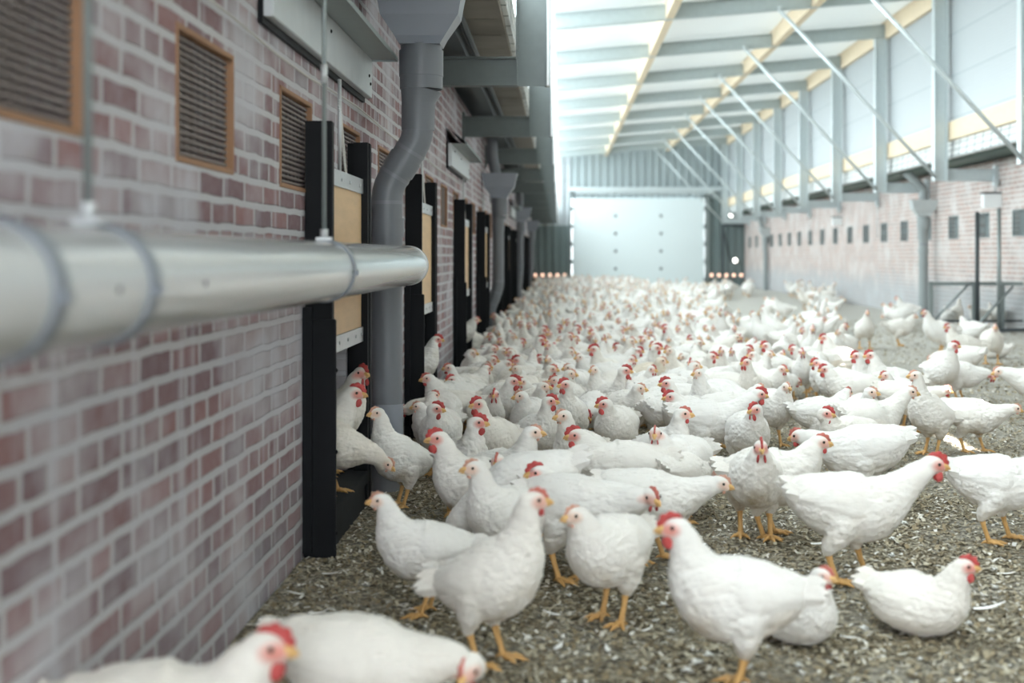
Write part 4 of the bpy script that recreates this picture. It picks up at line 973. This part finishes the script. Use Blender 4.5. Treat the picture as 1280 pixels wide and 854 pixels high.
h(595, 585, 'alert', 195, 215, 0, 'upright hen with small pink comb looking left, left of the long-bodied hen', 'the upright pink-combed hen', p=420)
h(622, 577, 'calm', 262, 240, 1, 'hen facing front behind the upright pink-combed hen', 'the front-facing hen behind it')
h(549, 548, 'alert', 205, 220, 2, 'dirty-breasted hen with pink comb looking left, right of the wall-side hen', 'the dirty-breasted hen', p=372, stain=1.0)
h(472, 517, 'tall', 215, 225, 0, 'tall slim hen stretching up against the foot of the nearest downpipe', 'the slim hen by the downpipe', p=318, stain=1.0)
h(560, 618, 'peck', 190, 200, 1, 'hen with lowered head, only its white back showing, left of centre', 'the head-down hen', p=390, headat=(530, 640))
h(665, 541, 'alert', -5, -40, 0, 'combless hen with yellow beak looking right, centre of the flock', 'the combless yellow-beaked hen', p=352)
h(595, 529, 'alert', -5, -25, 2, 'hen with big red wattles looking right, left of centre', 'the big-wattled hen')
h(599, 505, 'alert', 215, 222, 2, 'hen with upright red comb looking front left behind the big-wattled hen', 'the upright-combed hen')
h(722, 544, 'calm', 190, 200, 2, 'hen with red comb looking left, centre, body stretching right', 'the centre left-looking hen', p=340)
h(819, 543, 'calm', 262, 240, 1, 'hen facing the camera with narrow red comb, centre right of flock', 'the narrow-combed hen', p=335)
h(852, 518, 'alert', -5, -50, 1, 'hen with red comb looking right, behind the narrow-combed hen', 'the hen behind the narrow-combed one')
h(757, 506, 'calm', 190, 215, 2, 'hen with rounded red comb looking left, centre of the flock', 'the round-combed hen')
h(705, 521, 'alert', 210, 240, 0, 'hen with tiny comb looking front left, between two centre hens', None)
h(686, 502, 'alert', -8, -60, 2, 'hen with red comb and wattles looking right, centre left of flock', 'the centre right-looking hen')
h(798, 486, 'calm', -10, -45, 0, 'large-headed hen with small comb looking right, centre flock', 'the large-headed hen')
h(758, 470+20, 'low', 200, 250, 0, None)
h(840, 497, 'calm', 190, 205, 2, 'hen with fluffed back and red comb looking left, right of centre', 'the fluffed-back hen')
h(835, 480, 'alert', 190, 200, 2, 'hen with tall red comb looking left, behind the fluffed-back hen', 'the tall-combed hen')
h(947, 494, 'walk', 5, 12, 2, 'hen with bold red comb reaching right, body sloping left', 'the reaching bold-combed hen')
h(945, 513, 'calm', 215, 260, 2, 'hen whose red comb shows below the reaching bold-combed hen', None)
h(983, 484, 'calm', -70, -75, 0, 'hen facing front with spread white shoulders and yellow beak', 'the broad-shouldered hen')
h(1031, 517, 'calm', -25, 215, 2, 'large hen facing left but turning its red-combed head right', 'the head-turning hen', p=288)
h(1000, 545, 'reach', 150, 170, 1, None, p=315)
h(1136, 490, 'walk', -4, 12, 0, 'large clean white hen with tiny comb striding right', 'the large striding hen', p=262)
h(1145, 470, 'tall', 185, 215, 0, 'slender-necked hen looking left with yellow flank, above the large striding hen', 'the slender-necked hen', p=252, stain=.8, cream=.1)
h(1181, 488, 'reach', 0, -30, 1, 'small hen crouching right of the slender-necked hen', None, p=225)
h(1088, 490, 'calm', -30, 250, 0, 'small-headed hen looking front right, left of the large striding hen', None)
h(1268, 510, 'reach', -5, -48, 0, 'sunlit hen with orange stained belly walking right, near right edge', 'the orange-bellied hen', p=250, stain=1.0, cream=.12, scl=.9)
h(1032, 462, 'calm', 190, 188, 2, 'large white hen with red wattles looking left, right of centre', 'the large left-looking hen')
h(1021, 454, 'calm', 200, 130, 2, 'hen with red comb touching heads with the large left-looking hen', None)
h(1031, 423, 'alert', 190, 150, 2, 'brightly sunlit hen with red comb, right middle distance', 'the sunlit hen')
h(933, 454, 'alert', 215, 210, 2, 'hen looking front left with tall comb, body stretching right', 'the tall-combed hen right of centre')
h(934, 437, 'calm', -10, -80, 2, 'hen looking down right with red comb, left of open litter gap', None)
h(941, 444, 'calm', 190, 200, 1, None)
h(958, 432, 'alert', 195, 195, 2, 'hen looking left at edge of open litter with long back', 'the long-backed hen')
h(919, 422, 'walk', 5, 10, 0, 'hen standing in profile with long legs showing, right of centre', 'the long-legged hen', p=156)
h(950, 431, 'calm', 0, 60, 0, None)
h(873, 429, 'calm', -5, -20, 0, 'hen with downy neck looking right, left of the long-legged hen', 'the downy-necked hen')
h(889, 446, 'calm', -5, -60, 2, None); h(868, 457, 'calm', -8, -60, 0, None); h(873, 467, 'alert', 215, 235, 0, None)
h(838, 440, 'alert', 200, 240, 0, None); h(826, 452, 'calm', -5, -40, 0, 'cream-coloured hen looking right in the middle of the flock', 'the cream-coloured hen', cream=.6)
h(820, 436, 'alert', -8, -50, 2, None); h(803, 425, 'calm', 200, 220, 1, None); h(833, 410, 'alert', 190, 200, 2, None); h(820, 412, 'calm', 100, 100, 1, None)
h(792, 410, 'alert', 185, 215, 0, None); h(788, 427, 'alert', -5, -50, 0, None); h(776, 412, 'calm', 0, 30, 1, None); h(743, 437, 'alert', 200, 215, 2, 'hen with tall red comb looking left, left of centre in the flock', 'the tall-combed hen left of centre')
h(758, 421, 'calm', 0, -30, 0, None); h(736, 422, 'calm', -50, -70, 1, None); h(735, 413, 'calm', 0, 20, 1, None); h(752, 409, 'alert', 262, 250, 1, None)
h(733, 404, 'calm', 200, 220, 1, None); h(718, 425, 'calm', 20, 60, 1, None); h(702, 425, 'calm', 195, 215, 0, None); h(711, 403, 'alert', 200, 240, 1, None)
h(697, 410, 'calm', -5, 20, 2, None); h(679, 412, 'alert', -5, -40, 2, None); h(675, 425, 'alert', -5, -60, 2, 'hen with flaming red comb looking right, left of the flock', 'the flame-combed hen')
h(666, 404, 'alert', 0, -60, 1, None); h(653, 406, 'tall', 190, 250, 1, None); h(712, 440, 'calm', 0, -45, 0, None); h(725, 447, 'alert', 215, 240, 0, None)
h(711, 452, 'low', 180, 200, 0, None); h(712, 460, 'calm', 190, 215, 0, None); h(685, 450, 'calm', 250, 260, 0, None); h(689, 461, 'calm', -8, -70, 1, None, cream=.15)
h(712, 468, 'calm', -10, -50, 0, None); h(695, 475, 'calm', 190, 215, 1, None); h(708, 481, 'alert', 205, 240, 2, 'bright white hen with red comb and wattles looking front left, mid flock', 'the bright white mid-flock hen')
h(679, 484, 'calm', -15, -70, 0, None, cream=.15); h(743, 463, 'alert', 225, 230, 0, 'hen with pale face and tiny comb looking front left, mid flock', 'the pale-faced hen')
h(780, 464, 'alert', -8, -60, 2, 'hen with dark red comb and wattles looking right, mid flock', 'the dark-combed hen')
h(648, 450, 'calm', 185, 230, 2, None); h(646, 461, 'alert', 190, 250, 0, None); h(640, 477, 'calm', -8, -40, 2, 'hen with large comb and wattles looking right, near left side', 'the large-combed left hen')
h(652, 495, 'calm', 195, 240, 0, None); h(634, 455, 'walk', -8, -20, 1, None); h(612, 497, 'low', 200, 215, 0, None); h(638, 505, 'low', -20, -50, 0, None)
h(616, 436, 'walk', -5, -20, 1, None); h(622, 428, 'calm', 0, 20, 1, None); h(628, 440, 'calm', -5, -30, 0, None); h(641, 440, 'calm', 225, 250, 0, None)
h(615, 450, 'calm', -5, -50, 1, None); h(608, 458, 'calm', -35, -60, 0, None); h(589, 441, 'calm', -5, -40, 0, 'smooth-headed hen looking right beside the third hatch post', 'the smooth-headed hen')
h(562, 461, 'alert', 200, 218, 1, 'hen with pink comb looking left beside the second hatch', 'the hen beside the second hatch')
h(536, 473, 'calm', 195, 215, 1, 'hen with pink comb looking left at foot of the second hatch post', None); h(541, 495, 'calm', 30, 70, 1, None)
h(543, 511, 'calm', -5, -45, 2, 'red-faced hen looking right behind the dirty-breasted hen', 'the red-faced hen'); h(524, 508, 'calm', 180, 200, 0, None); h(507, 512, 'low', 185, 240, 1, None)
h(565, 521, 'low', -15, 20, 1, None); h(624, 407, 'alert', 60, 60, 0, None); h(621, 417, 'calm', -50, -70, 0, None); h(634, 404, 'calm', 0, 20, 1, None)
h(639, 421, 'calm', 0, -50, 0, None); h(603, 425, 'low', 30, 30, 0, None)
# right side
h(1071, 445, 'alert', 195, 235, 2, None); h(1089, 445, 'alert', 190, 192, 2, 'hen with long back and bright wattles looking left, right of centre', 'the bright-wattled right hen')
h(1107, 469, 'calm', 200, 240, 1, None); h(1191, 433, 'alert', -15, -60, 2, 'hen standing tall on yellow legs looking right, open litter at right', 'the tall hen at right', p=187)
h(1165, 448, 'low', 150, 150, 0, None); h(1240, 469, 'low', -70, -20, 2, 'round hen with head lowered towards the camera, near right edge', 'the round head-lowered hen', p=183)
h(1250, 464, 'reach', 180, 182, 0, 'hen entering from the right edge, looking left', 'the hen entering from the right', p=205)
h(1244, 409, 'calm', 262, 262, 1, 'hen facing the camera in front of the mesh fence', 'the hen before the fence', p=138)
h(1186, 409, 'alert', 190, 200, 2, None); h(1084, 391, 'alert', 268, 268, 1, 'hen facing the camera alone on open litter, right middle distance', 'the lone camera-facing hen', p=118)
h(1142, 396, 'calm', -20, 20, 0, None); h(1157, 391, 'alert', 195, 200, 1, None, p=124); h(1105, 395, 'low', 180, 185, 0, None); h(1115, 381, 'calm', 190, 200, 1, None); h(1122, 373, 'alert', 160, 160, 1, None)
h(1105, 381, 'calm', 200, 150, 0, None); h(1202, 398, 'calm', 90, 120, 0, None); h(1227, 425, 'lie', 90, 150, 0, None, p=128)
h(1016, 412, 'alert', 262, 262, 1, None); h(1049, 416, 'calm', 210, 240, 0, None); h(1055, 408, 'alert', -20, -60, 1, None); h(1028, 400, 'calm', -10, 20, 1, None); h(1007, 394, 'low', 180, 190, 0, None)
h(1026, 393, 'calm', 180, 200, 0, None); h(1029, 385, 'alert', 80, 60, 0, None); h(958, 388, 'calm', 90, 80, 0, 'lone hen seen from behind on the bare litter, middle distance', 'the lone hen seen from behind', p=104)
h(968, 374, 'alert', 180, 185, 0, 'hen in profile facing left beyond the lone back-turned hen', None, p=84); h(958, 373, 'calm', 180, 120, 0, None, p=78)
h(999, 363, 'alert', 180, 190, 0, None, p=68); h(1006, 367, 'calm', 90, 90, 0, None, p=66); h(1013, 368, 'low', 180, 182, 0, None, p=67)
h(903, 394, 'calm', -10, 20, 1, None); h(892, 396, 'alert', 190, 200, 0, None); h(865, 395, 'alert', 190, 230, 0, None); h(835, 391, 'alert', 250, 250, 1, None); h(810, 387, 'alert', 185, 230, 0, None)
h(788, 385, 'alert', 185, 230, 1, None); h(820, 372, 'tall', 90, 90, 0, None); h(764, 394, 'alert', 190, 230, 1, None); h(775, 402, 'calm', 200, 240, 1, None); h(750, 386, 'calm', -5, 20, 1, None)
h(726, 390, 'calm', 0, -30, 1, None); h(686, 392, 'alert', -30, -60, 1, None); h(656, 395, 'calm', 0, 30, 1, None); h(619, 395, 'calm', 200, 240, 1, None); h(639, 383, 'calm', 200, 240, 0, None); h(655, 377, 'calm', 0, 0, 1, None)
# behind the mesh fence
for i, (x, y) in enumerate(((1181, 385), (1199, 376), (1214, 384), (1237, 381), (1250, 380))):
    h(x, y, 'alert' if i % 2 else 'calm', (90, 60, 180, 90, 262)[i], (100, 60, 200, 80, 262)[i], 1 if i == 4 else 0, ['leftmost', 'second from left', 'middle', 'second from right', 'rightmost'][i]+' of the hens standing behind the mesh fence', None, p=93-3*(i % 2), fenced=True)
# in the hatches (standing on the sill)
h(441, 492, 'calm', -10, 5, 2, 'red-combed hen looking out of the nearest hatch', 'the hen in the nearest hatch', p=341, z0=.15, hatch=True)
h(451, 467, 'alert', -60, 15, 2, 'hen behind the red-combed one inside the nearest hatch', None, p=322, z0=.15, hatch=True)
h(482, 580, 'stoop', -12, -4, 0, 'dingy cream hen leaning down out of the nearest hatch', 'the leaning hen in the hatch', p=352, z0=.15, hatch=True, cream=.3, keep=True)
h(545, 425, 'alert', -5, 5, 2, 'red-combed hen peering out of the second hatch', 'the hen in the second hatch', p=213, z0=.15, hatch=True)
h(594, 400, 'calm', -5, 5, 1, 'hen peering out of the third hatch', None, p=148, z0=.15, hatch=True)

placed = []      # ground discs (x, y, r)
def discs(x, y, a, s, pose): 
    c, sn = math.cos(math.radians(a)), math.sin(math.radians(a))
    return [(x+c*o*s, y+sn*o*s) for o in (-0.10, -0.01, 0.06)]
def penalty(ds):
    pen = 0
    for x, y in ds:
        for qx, qy in placed:
            dx, dy = x-qx, y-qy
            if abs(dx) < 0.17 and abs(dy) < 0.17:
                d2 = math.hypot(dx, dy)
                if d2 < 0.165: pen += (0.165-d2)
        if x < XL+0.20: pen += (XL+0.20-x)*8
        if x > XR-0.15: pen += 5
        for (cx_, cy_, cr_) in ((-0.738, F/p1, 0.17), (-0.765, F/114.5, 0.17), (5.9, F/77, 0.18)):
            d2 = math.hypot(x-cx_, y-cy_)
            if d2 < cr_: pen += (cr_-d2)*4
    return pen
def ang(a): return (a+180) % 360-180
def head_solve(e, s, body):
    d = POSES[e['pose']]; hx, hz = d['head']
    if e.get('p'):
        p = e['p']; Y = F/p; Xh = (e['x']-VX)/p
        if not e.get('scl'): s = max(0.86, min(1.14, (1-(e['y']-VY)/p-e.get('z0', 0))/hz))
        else: s = e['scl']
    else:
        p = (e['y']-VY)/(1-hz*s-e.get('z0', 0)); Y = F/p; Xh = (e['x']-VX)/p
    c, sn = math.cos(math.radians(body)), math.sin(math.radians(body))
    return Xh-c*hx*s, Y-sn*hx*s, s, p
for e in H:                       # in the thick of the flock bodies point towards the camera, as their necks show
    if not e.get('p') and e['x'] < 965 and 400 < e['y'] < 560 and e['pose'] not in ('walk',):
        e['body'] = e['body']+0.45*ang(270-e['body'])
H.sort(key=lambda e: (0 if e.get('p') else 1, -e['y']))
out = []
for e in H:
    best = None
    if e.get('p') or e.get('keep'):
        cands = [(e['body'], 1.0)]
        if not e['label'] and not e.get('hatch'): cands = [(e['body']+a, 1.0) for a in (0, -30, 30)]
    else: cands = [(e['body']+a, s) for a in (0, -20, 20, -40, 40, -65, 65, 90, -90) for s in (1.0, 0.95, 1.05, 0.9, 1.1, 0.86)]
    for b_, s in cands:
        x, y, s, p = head_solve(e, s, b_)
        yaw = ang(e['face']-b_)
        if abs(yaw) > 100 and not e.get('label'): continue
        pen = penalty(discs(x, y, b_, s, e['pose']))*10*(0 if e.get('hatch') else 1)+abs(ang(b_-e['body']))/70+abs(s-1)*2+max(0, abs(yaw)-60)/60
        if best is None or pen < best[0]: best = (pen, x, y, s, b_, yaw, p)
    if best is None: continue
    pen, x, y, s, b_, yaw, p = best
    yaw = max(-150, min(150, round(yaw/30)*30)); b_ = e['face']-yaw if not e.get('hatch') else b_
    x, y, s, p = head_solve(e, s, b_)
    e.update(X=x, Y=y, s=s, b=b_, yaw=yaw, p=p); out.append(e)
    if not e.get('hatch'): placed += discs(x, y, b_, s, e['pose'])
H = out

# ---- fill the rest of the flock
def density(x, y):
    """where the photo shows birds: thick on the left, sparse on the right"""
    if y < 6.5: return 0
    r_edge = 0.55+0.085*(y-6.5) if y < 18 else 1.55+0.03*(y-18)
    if y < 9.5: r_edge = 0.15+0.3*(y-6.5)
    if x < XL+0.2: return 0
    if x < r_edge: return 1.0
    if y > 37.5: return 0
    if y > 31.5 and x > r_edge: return (0.10+0.35*max(0, noise.noise((x*1.3, y*0.6, 5))*1.6+0.3)) if 3.0 < x < 5.5 else 0.08
    if x < r_edge+0.5: return 0.35
    if 19 < y < 24 and x < 4.2: return 0.08
    return 0.03
extra = []
rr = random.Random(5)
grid = {}
def near(x, y, r):
    for i in (-1, 0, 1):
        for j in (-1, 0, 1):
            for qx, qy in grid.get((int(x/0.25)+i, int(y/0.25)+j), ()):
                if math.hypot(x-qx, y-qy) < r: return True
    return False
def gadd(x, y): grid.setdefault((int(x/0.25), int(y/0.25)), []).append((x, y))
for q in placed: gadd(*q)
for _ in range(60000):
    y = 7.2+(46.2-7.2)*rr.random(); x = XL+0.27+(XR-0.45-XL)*rr.random()
    if rr.random() > density(x, y): continue
    if y > 45.9: continue
    a = rr.choice([0, 180, 220, 240, 260, 280, 300, 320, 90, 40, 250])+rr.uniform(-25, 25)
    sp_ = 0.13 if y < 15 else 0.155 if y < 20 else 0.19
    if y > 30: sp_ = 0.22
    ds = discs(x, y, a, 1, '')
    if any(near(qx, qy, sp_) for qx, qy in ds): continue
    if penalty(ds) > 0.16: continue
    u = VX+F*x/y
    if u > 1290: continue
    # keep the open litter patches of the photo free
    v = VY+F/y
    if v < 345: continue
    if ((u-955)/62)**2+((v-397)/34)**2 < 1+0.35*math.sin(u*0.21)*math.cos(v*0.33): continue
    if 1040 < u < 1290 and v > 372: continue
    for q in ds: gadd(*q)
    extra.append((y, x, a))
extra.sort()
print('hand placed', len(H), 'extra', len(extra))

# ---- labels
words_face = {0: 'facing right', 1: 'facing away right', 2: 'facing away', 3: 'facing away left', 4: 'facing left', 5: 'facing front left', 6: 'facing the camera', 7: 'facing front right'}
def face_word(a): return words_face[int(round((a % 360)/45)) % 8]
anchors = [(e['x'], e['y'], e['short'], e['p']) for e in H if e['short']]
marks = [(690, 385, 'the foot of the third downpipe'), (640, 372, 'the distant left downpipe'), (715, 360, "the far door's left edge"), (797, 360, "the far door's middle"), (880, 360, "the far door's right edge"), (940, 362, 'the far right corner'),
         (1155, 385, 'the right downpipe'), (1010, 362, 'the foot of the right wall')]
used = {}
def rel(dx, dy):
    a = math.degrees(math.atan2(-dy, dx)) % 360
    return ['right of', 'behind and right of', 'behind', 'behind and left of', 'left of', 'in front and left of', 'in front of', 'in front and right of'][int(round(a/45)) % 8]
def auto_label(u, v, face, comb):
    cand = sorted(anchors, key=lambda q: math.hypot(q[0]-u, (q[1]-v)*1.6))[:8]
    cw = ('tiny-combed', 'pink-combed', 'red-combed')[comb]
    for q in cand:
        for tpl in ('%s hen %s, %s %s', '%s hen %s, farther %s %s'):
            L = tpl % (cw, face_word(face), rel(u-q[0], v-q[1]), q[2])
            if len(L.split()) <= 16 and L not in used: used[L] = 1; return L
    return 'white hen deep in the flock'
for e in H:
    if e['label']: used[e['label']] = 1

# ---- build them
n_ind = 0
for e in H:
    grp = 'hens in the flock' if not e.get('fenced') else 'hens behind the mesh fence'
    z = e.get('z0', 0.0) or gz(e['X'], e['Y'])
    lab = e['label'] or auto_label(e['x'], e['y'], e['face'], e['comb'])
    make_hen(e['X'], e['Y'], z, e['s'], e['b'], e['pose'], e['yaw'], e['comb'], lab, grp, e.get('cream', R.choice([0, 0.04, 0.1, 0.18])), e.get('stain', R.uniform(0.1, 0.5))); n_ind += 1
pools = {}
stuffV, stuffF, stuffM, off = [], [], [], 0
for y, x, a in extra:
    R2 = random.Random(int(x*1e4)+int(y*1e4)*7)
    u, v = VX+F*x/y, VY+F/y*0.64
    if n_ind < 300 and y < 14.5:
        pose = R2.choice(['alert', 'calm', 'calm', 'walk', 'low', 'alert']); yaw = R2.choice([0, 30, -30]); comb = R2.choice([0, 1, 1, 2])
        if y < 9.5: pose = R2.choice(['low', 'calm', 'low'])
        b_ = a
        make_hen(x, y, gz(x, y), R2.uniform(.88, 1.0), b_, pose, yaw, comb, auto_label(u, v, b_+yaw, comb), 'hens in the flock', R2.choice([0, 0, .05, .1]), R2.uniform(.1, .5)); n_ind += 1
        continue
    me_, V, FF, MI, pose = R2.choice(FAR)
    s = R2.uniform(.88, 1.05)
    if n_ind < 300:
        o = bpy.data.objects.new('hen', me_); C.objects.link(o); o.location = (x, y, 0); o.rotation_euler = (0, 0, math.radians(a)); o.scale = (s,)*3
        m_ = min(marks, key=lambda q: math.hypot(q[0]-u, (q[1]-v)*2))
        side = 'left' if u < 720 else 'middle' if u < 850 else 'right'
        rowd = 'nearer' if y < 18 else 'deeper'
        tag(o, 'blurred far white hen, %s side, %s rows, by %s' % (side, rowd, m_[2]), 'hen', 'far hens, %s %s %s' % (side, rowd, m_[2]))
        o['cream'] = R2.choice([0, 0, .1]); o['stain'] = .3; o['red'] = .6; n_ind += 1
    else:
        c, sn = math.cos(math.radians(a))*s, math.sin(math.radians(a))*s
        A = np.array([[c, -sn, 0], [sn, c, 0], [0, 0, s]]); stuffV.append(V @ A.T+np.array([x, y, 0])); stuffF += [tuple(i+off for i in f) for f in FF]; stuffM += MI; off += len(V)
if stuffV:
    me_ = bpy.data.meshes.new('distant_flock'); me_.from_pydata(np.vstack(stuffV).tolist(), [], stuffF)
    for m_ in ('feather', 'comb_far', 'beak'): me_.materials.append(M[m_])
    me_.polygons.foreach_set('material_index', stuffM); me_.polygons.foreach_set('use_smooth', [True]*len(stuffF))
    tag(link_mesh('distant_flock', me_), 'distant mass of white hens packed before the end wall', 'hens', None, 'stuff')
print('individual hens', n_ind, 'stuff hens', len(stuffV))

# ------------------------------------------------------------------ litter: shavings and loose feathers
rng = np.random.default_rng(3)
def chips(n, y0, y1, smin, smax, name, lab, t0=0.0):
    yy = y0+(y1-y0)*rng.random(n)**1.25
    xl = np.maximum(XL+0.01, -0.42*yy); xr_ = np.minimum(XR-0.05, 0.36*yy)
    xx = xl+(xr_-xl)*rng.random(n)
    L_ = smin+(smax-smin)*rng.random(n)**2; Wd = L_*(0.18+0.35*rng.random(n)); a = rng.random(n)*2*PI; tilt = (rng.random(n)-.5)*0.7; curl = rng.random(n)*0.35*L_
    z = np.array([gz(float(p), float(q)) for p, q in zip(xx, yy)])+0.002
    V = np.empty((n, 6, 3)); ca, sa = np.cos(a), np.sin(a)
    for k, (u, v) in enumerate(((-.5, -.5), (-.5, .5), (0, .5), (0, -.5), (.5, -.5), (.5, .5))):
        lx, ly = u*L_, v*Wd; lz = z+np.abs(lx)*0+lx*tilt*0.6+np.abs(tilt)*L_*0.3+(curl if u == 0 else 0)
        V[:, k, 0] = xx+lx*ca-ly*sa; V[:, k, 1] = yy+lx*sa+ly*ca; V[:, k, 2] = lz
    idx = np.arange(n)*6
    Fc = np.concatenate([np.stack([idx, idx+3, idx+2, idx+1], 1), np.stack([idx+3, idx+4, idx+5, idx+2], 1)])
    me_ = bpy.data.meshes.new(name); me_.vertices.add(n*6); me_.vertices.foreach_set('co', V.astype(np.float32).ravel())
    nf = len(Fc); me_.loops.add(nf*4); me_.loops.foreach_set('vertex_index', Fc.astype(np.int32).ravel()); me_.polygons.add(nf)
    me_.polygons.foreach_set('loop_start', np.arange(nf, dtype=np.int32)*4); me_.update()
    tone = np.repeat(t0+(1-t0)*rng.random(n)**1.1, 6); at = me_.attributes.new('tone', 'FLOAT', 'POINT'); at.data.foreach_set('value', tone.astype(np.float32))
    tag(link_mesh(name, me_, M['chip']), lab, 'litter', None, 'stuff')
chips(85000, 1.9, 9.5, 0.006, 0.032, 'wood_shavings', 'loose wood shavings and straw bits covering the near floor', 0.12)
chips(26000, 9.5, 22, 0.012, 0.05, 'wood_shavings', 'loose pale shavings covering the floor farther back', 0.45)  # paler tones, matching the light put into the far floor colour
fb = MB(); n = 9
vs = []
for i in range(n):
    t = i/(n-1); w_ = 0.011*math.sin(min(1, t*1.15+0.05)*PI)**0.7+0.0006
    vs += [(t*0.09-0.045, w_+0.012*t*t, 0.004+0.012*t*t), (t*0.09-0.045, 0.012*t*t, 0.008+0.012*t*t), (t*0.09-0.045, -w_+0.012*t*t, 0.004+0.012*t*t)]
fb.add(vs, [(i*3+k, i*3+k+1, i*3+k+4, i*3+k+3) for i in range(n-1) for k in (0, 1)], True)
FM = fb.mesh('loose_feather'); 
M['loose'] = mat('loose_feather_white', (0.84, 0.83, 0.80), 0.8); FM.materials.append(M['loose'])
spots = [(1238, 766, 'white feather lying just right of the lying hen', 1.1), (1030, 683, 'curled white feather on litter left of the profile hen', 1.0), (862, 640, 'white feather below the low-stretching hen', .8),
         (842, 743, None, .6), (700, 812, None, .7), (412, 720, None, .6), (370, 745, None, .6), (440, 745, None, .5), (1220, 645, None, .6), (690, 770, None, .6), (760, 815, None, .6), (1060, 800, None, .5), (660, 800, None, .5), (1130, 560+60, None, .5), (1260, 720, None, .5), (395, 770, None, .6), (520, 765, None, .5), (810, 790, None, .5)]
for i, (u, v, lab, s) in enumerate(spots):
    p = v-VY; x, y = (u-VX)/p, F/p
    o = bpy.data.objects.new('loose_feather', FM); C.objects.link(o); o.location = (x, y, gz(x, y)+0.004); o.rotation_euler = (0, 0, R.uniform(0, 6.28) if i else 0.1); o.scale = (s,)*3
    tag(o, lab or 'small loose white feather lying on the open litter', 'feather', 'loose feathers on the litter')

DF = MB()
for k in range(11):
    a = k*2.399; L_ = 0.012+0.010*((k*7) % 5)/5; c, sn = math.cos(a), math.sin(a); z1 = 0.006+0.008*((k*3) % 4)/4
    DF.add([(0, 0, 0.002), (c*L_*.5-sn*.003, sn*L_*.5+c*.003, z1), (c*L_, sn*L_, z1*.7), (c*L_*.5+sn*.003, sn*L_*.5-c*.003, z1)], [(0, 1, 2, 3)], True)
DFM = DF.mesh('down_tuft'); DFM.materials.append(M['loose'])
R3 = random.Random(8)
for i in range(70):
    u, v = R3.uniform(360, 1270), R3.uniform(610, 850)
    p = v-VY; x, y = (u-VX)/p, F/p
    if x < XL+0.05: continue
    o = bpy.data.objects.new('down_tuft', DFM); C.objects.link(o); o.location = (x, y, gz(x, y)+0.003); o.rotation_euler = (0, 0, R3.uniform(0, 6.28)); k = R3.uniform(.6, 1.3); o.scale = (k, k*R3.uniform(.6, 1), k)
    tag(o, 'tiny tuft of white down lying on the brown litter', 'down tuft', 'down tufts scattered on the litter')
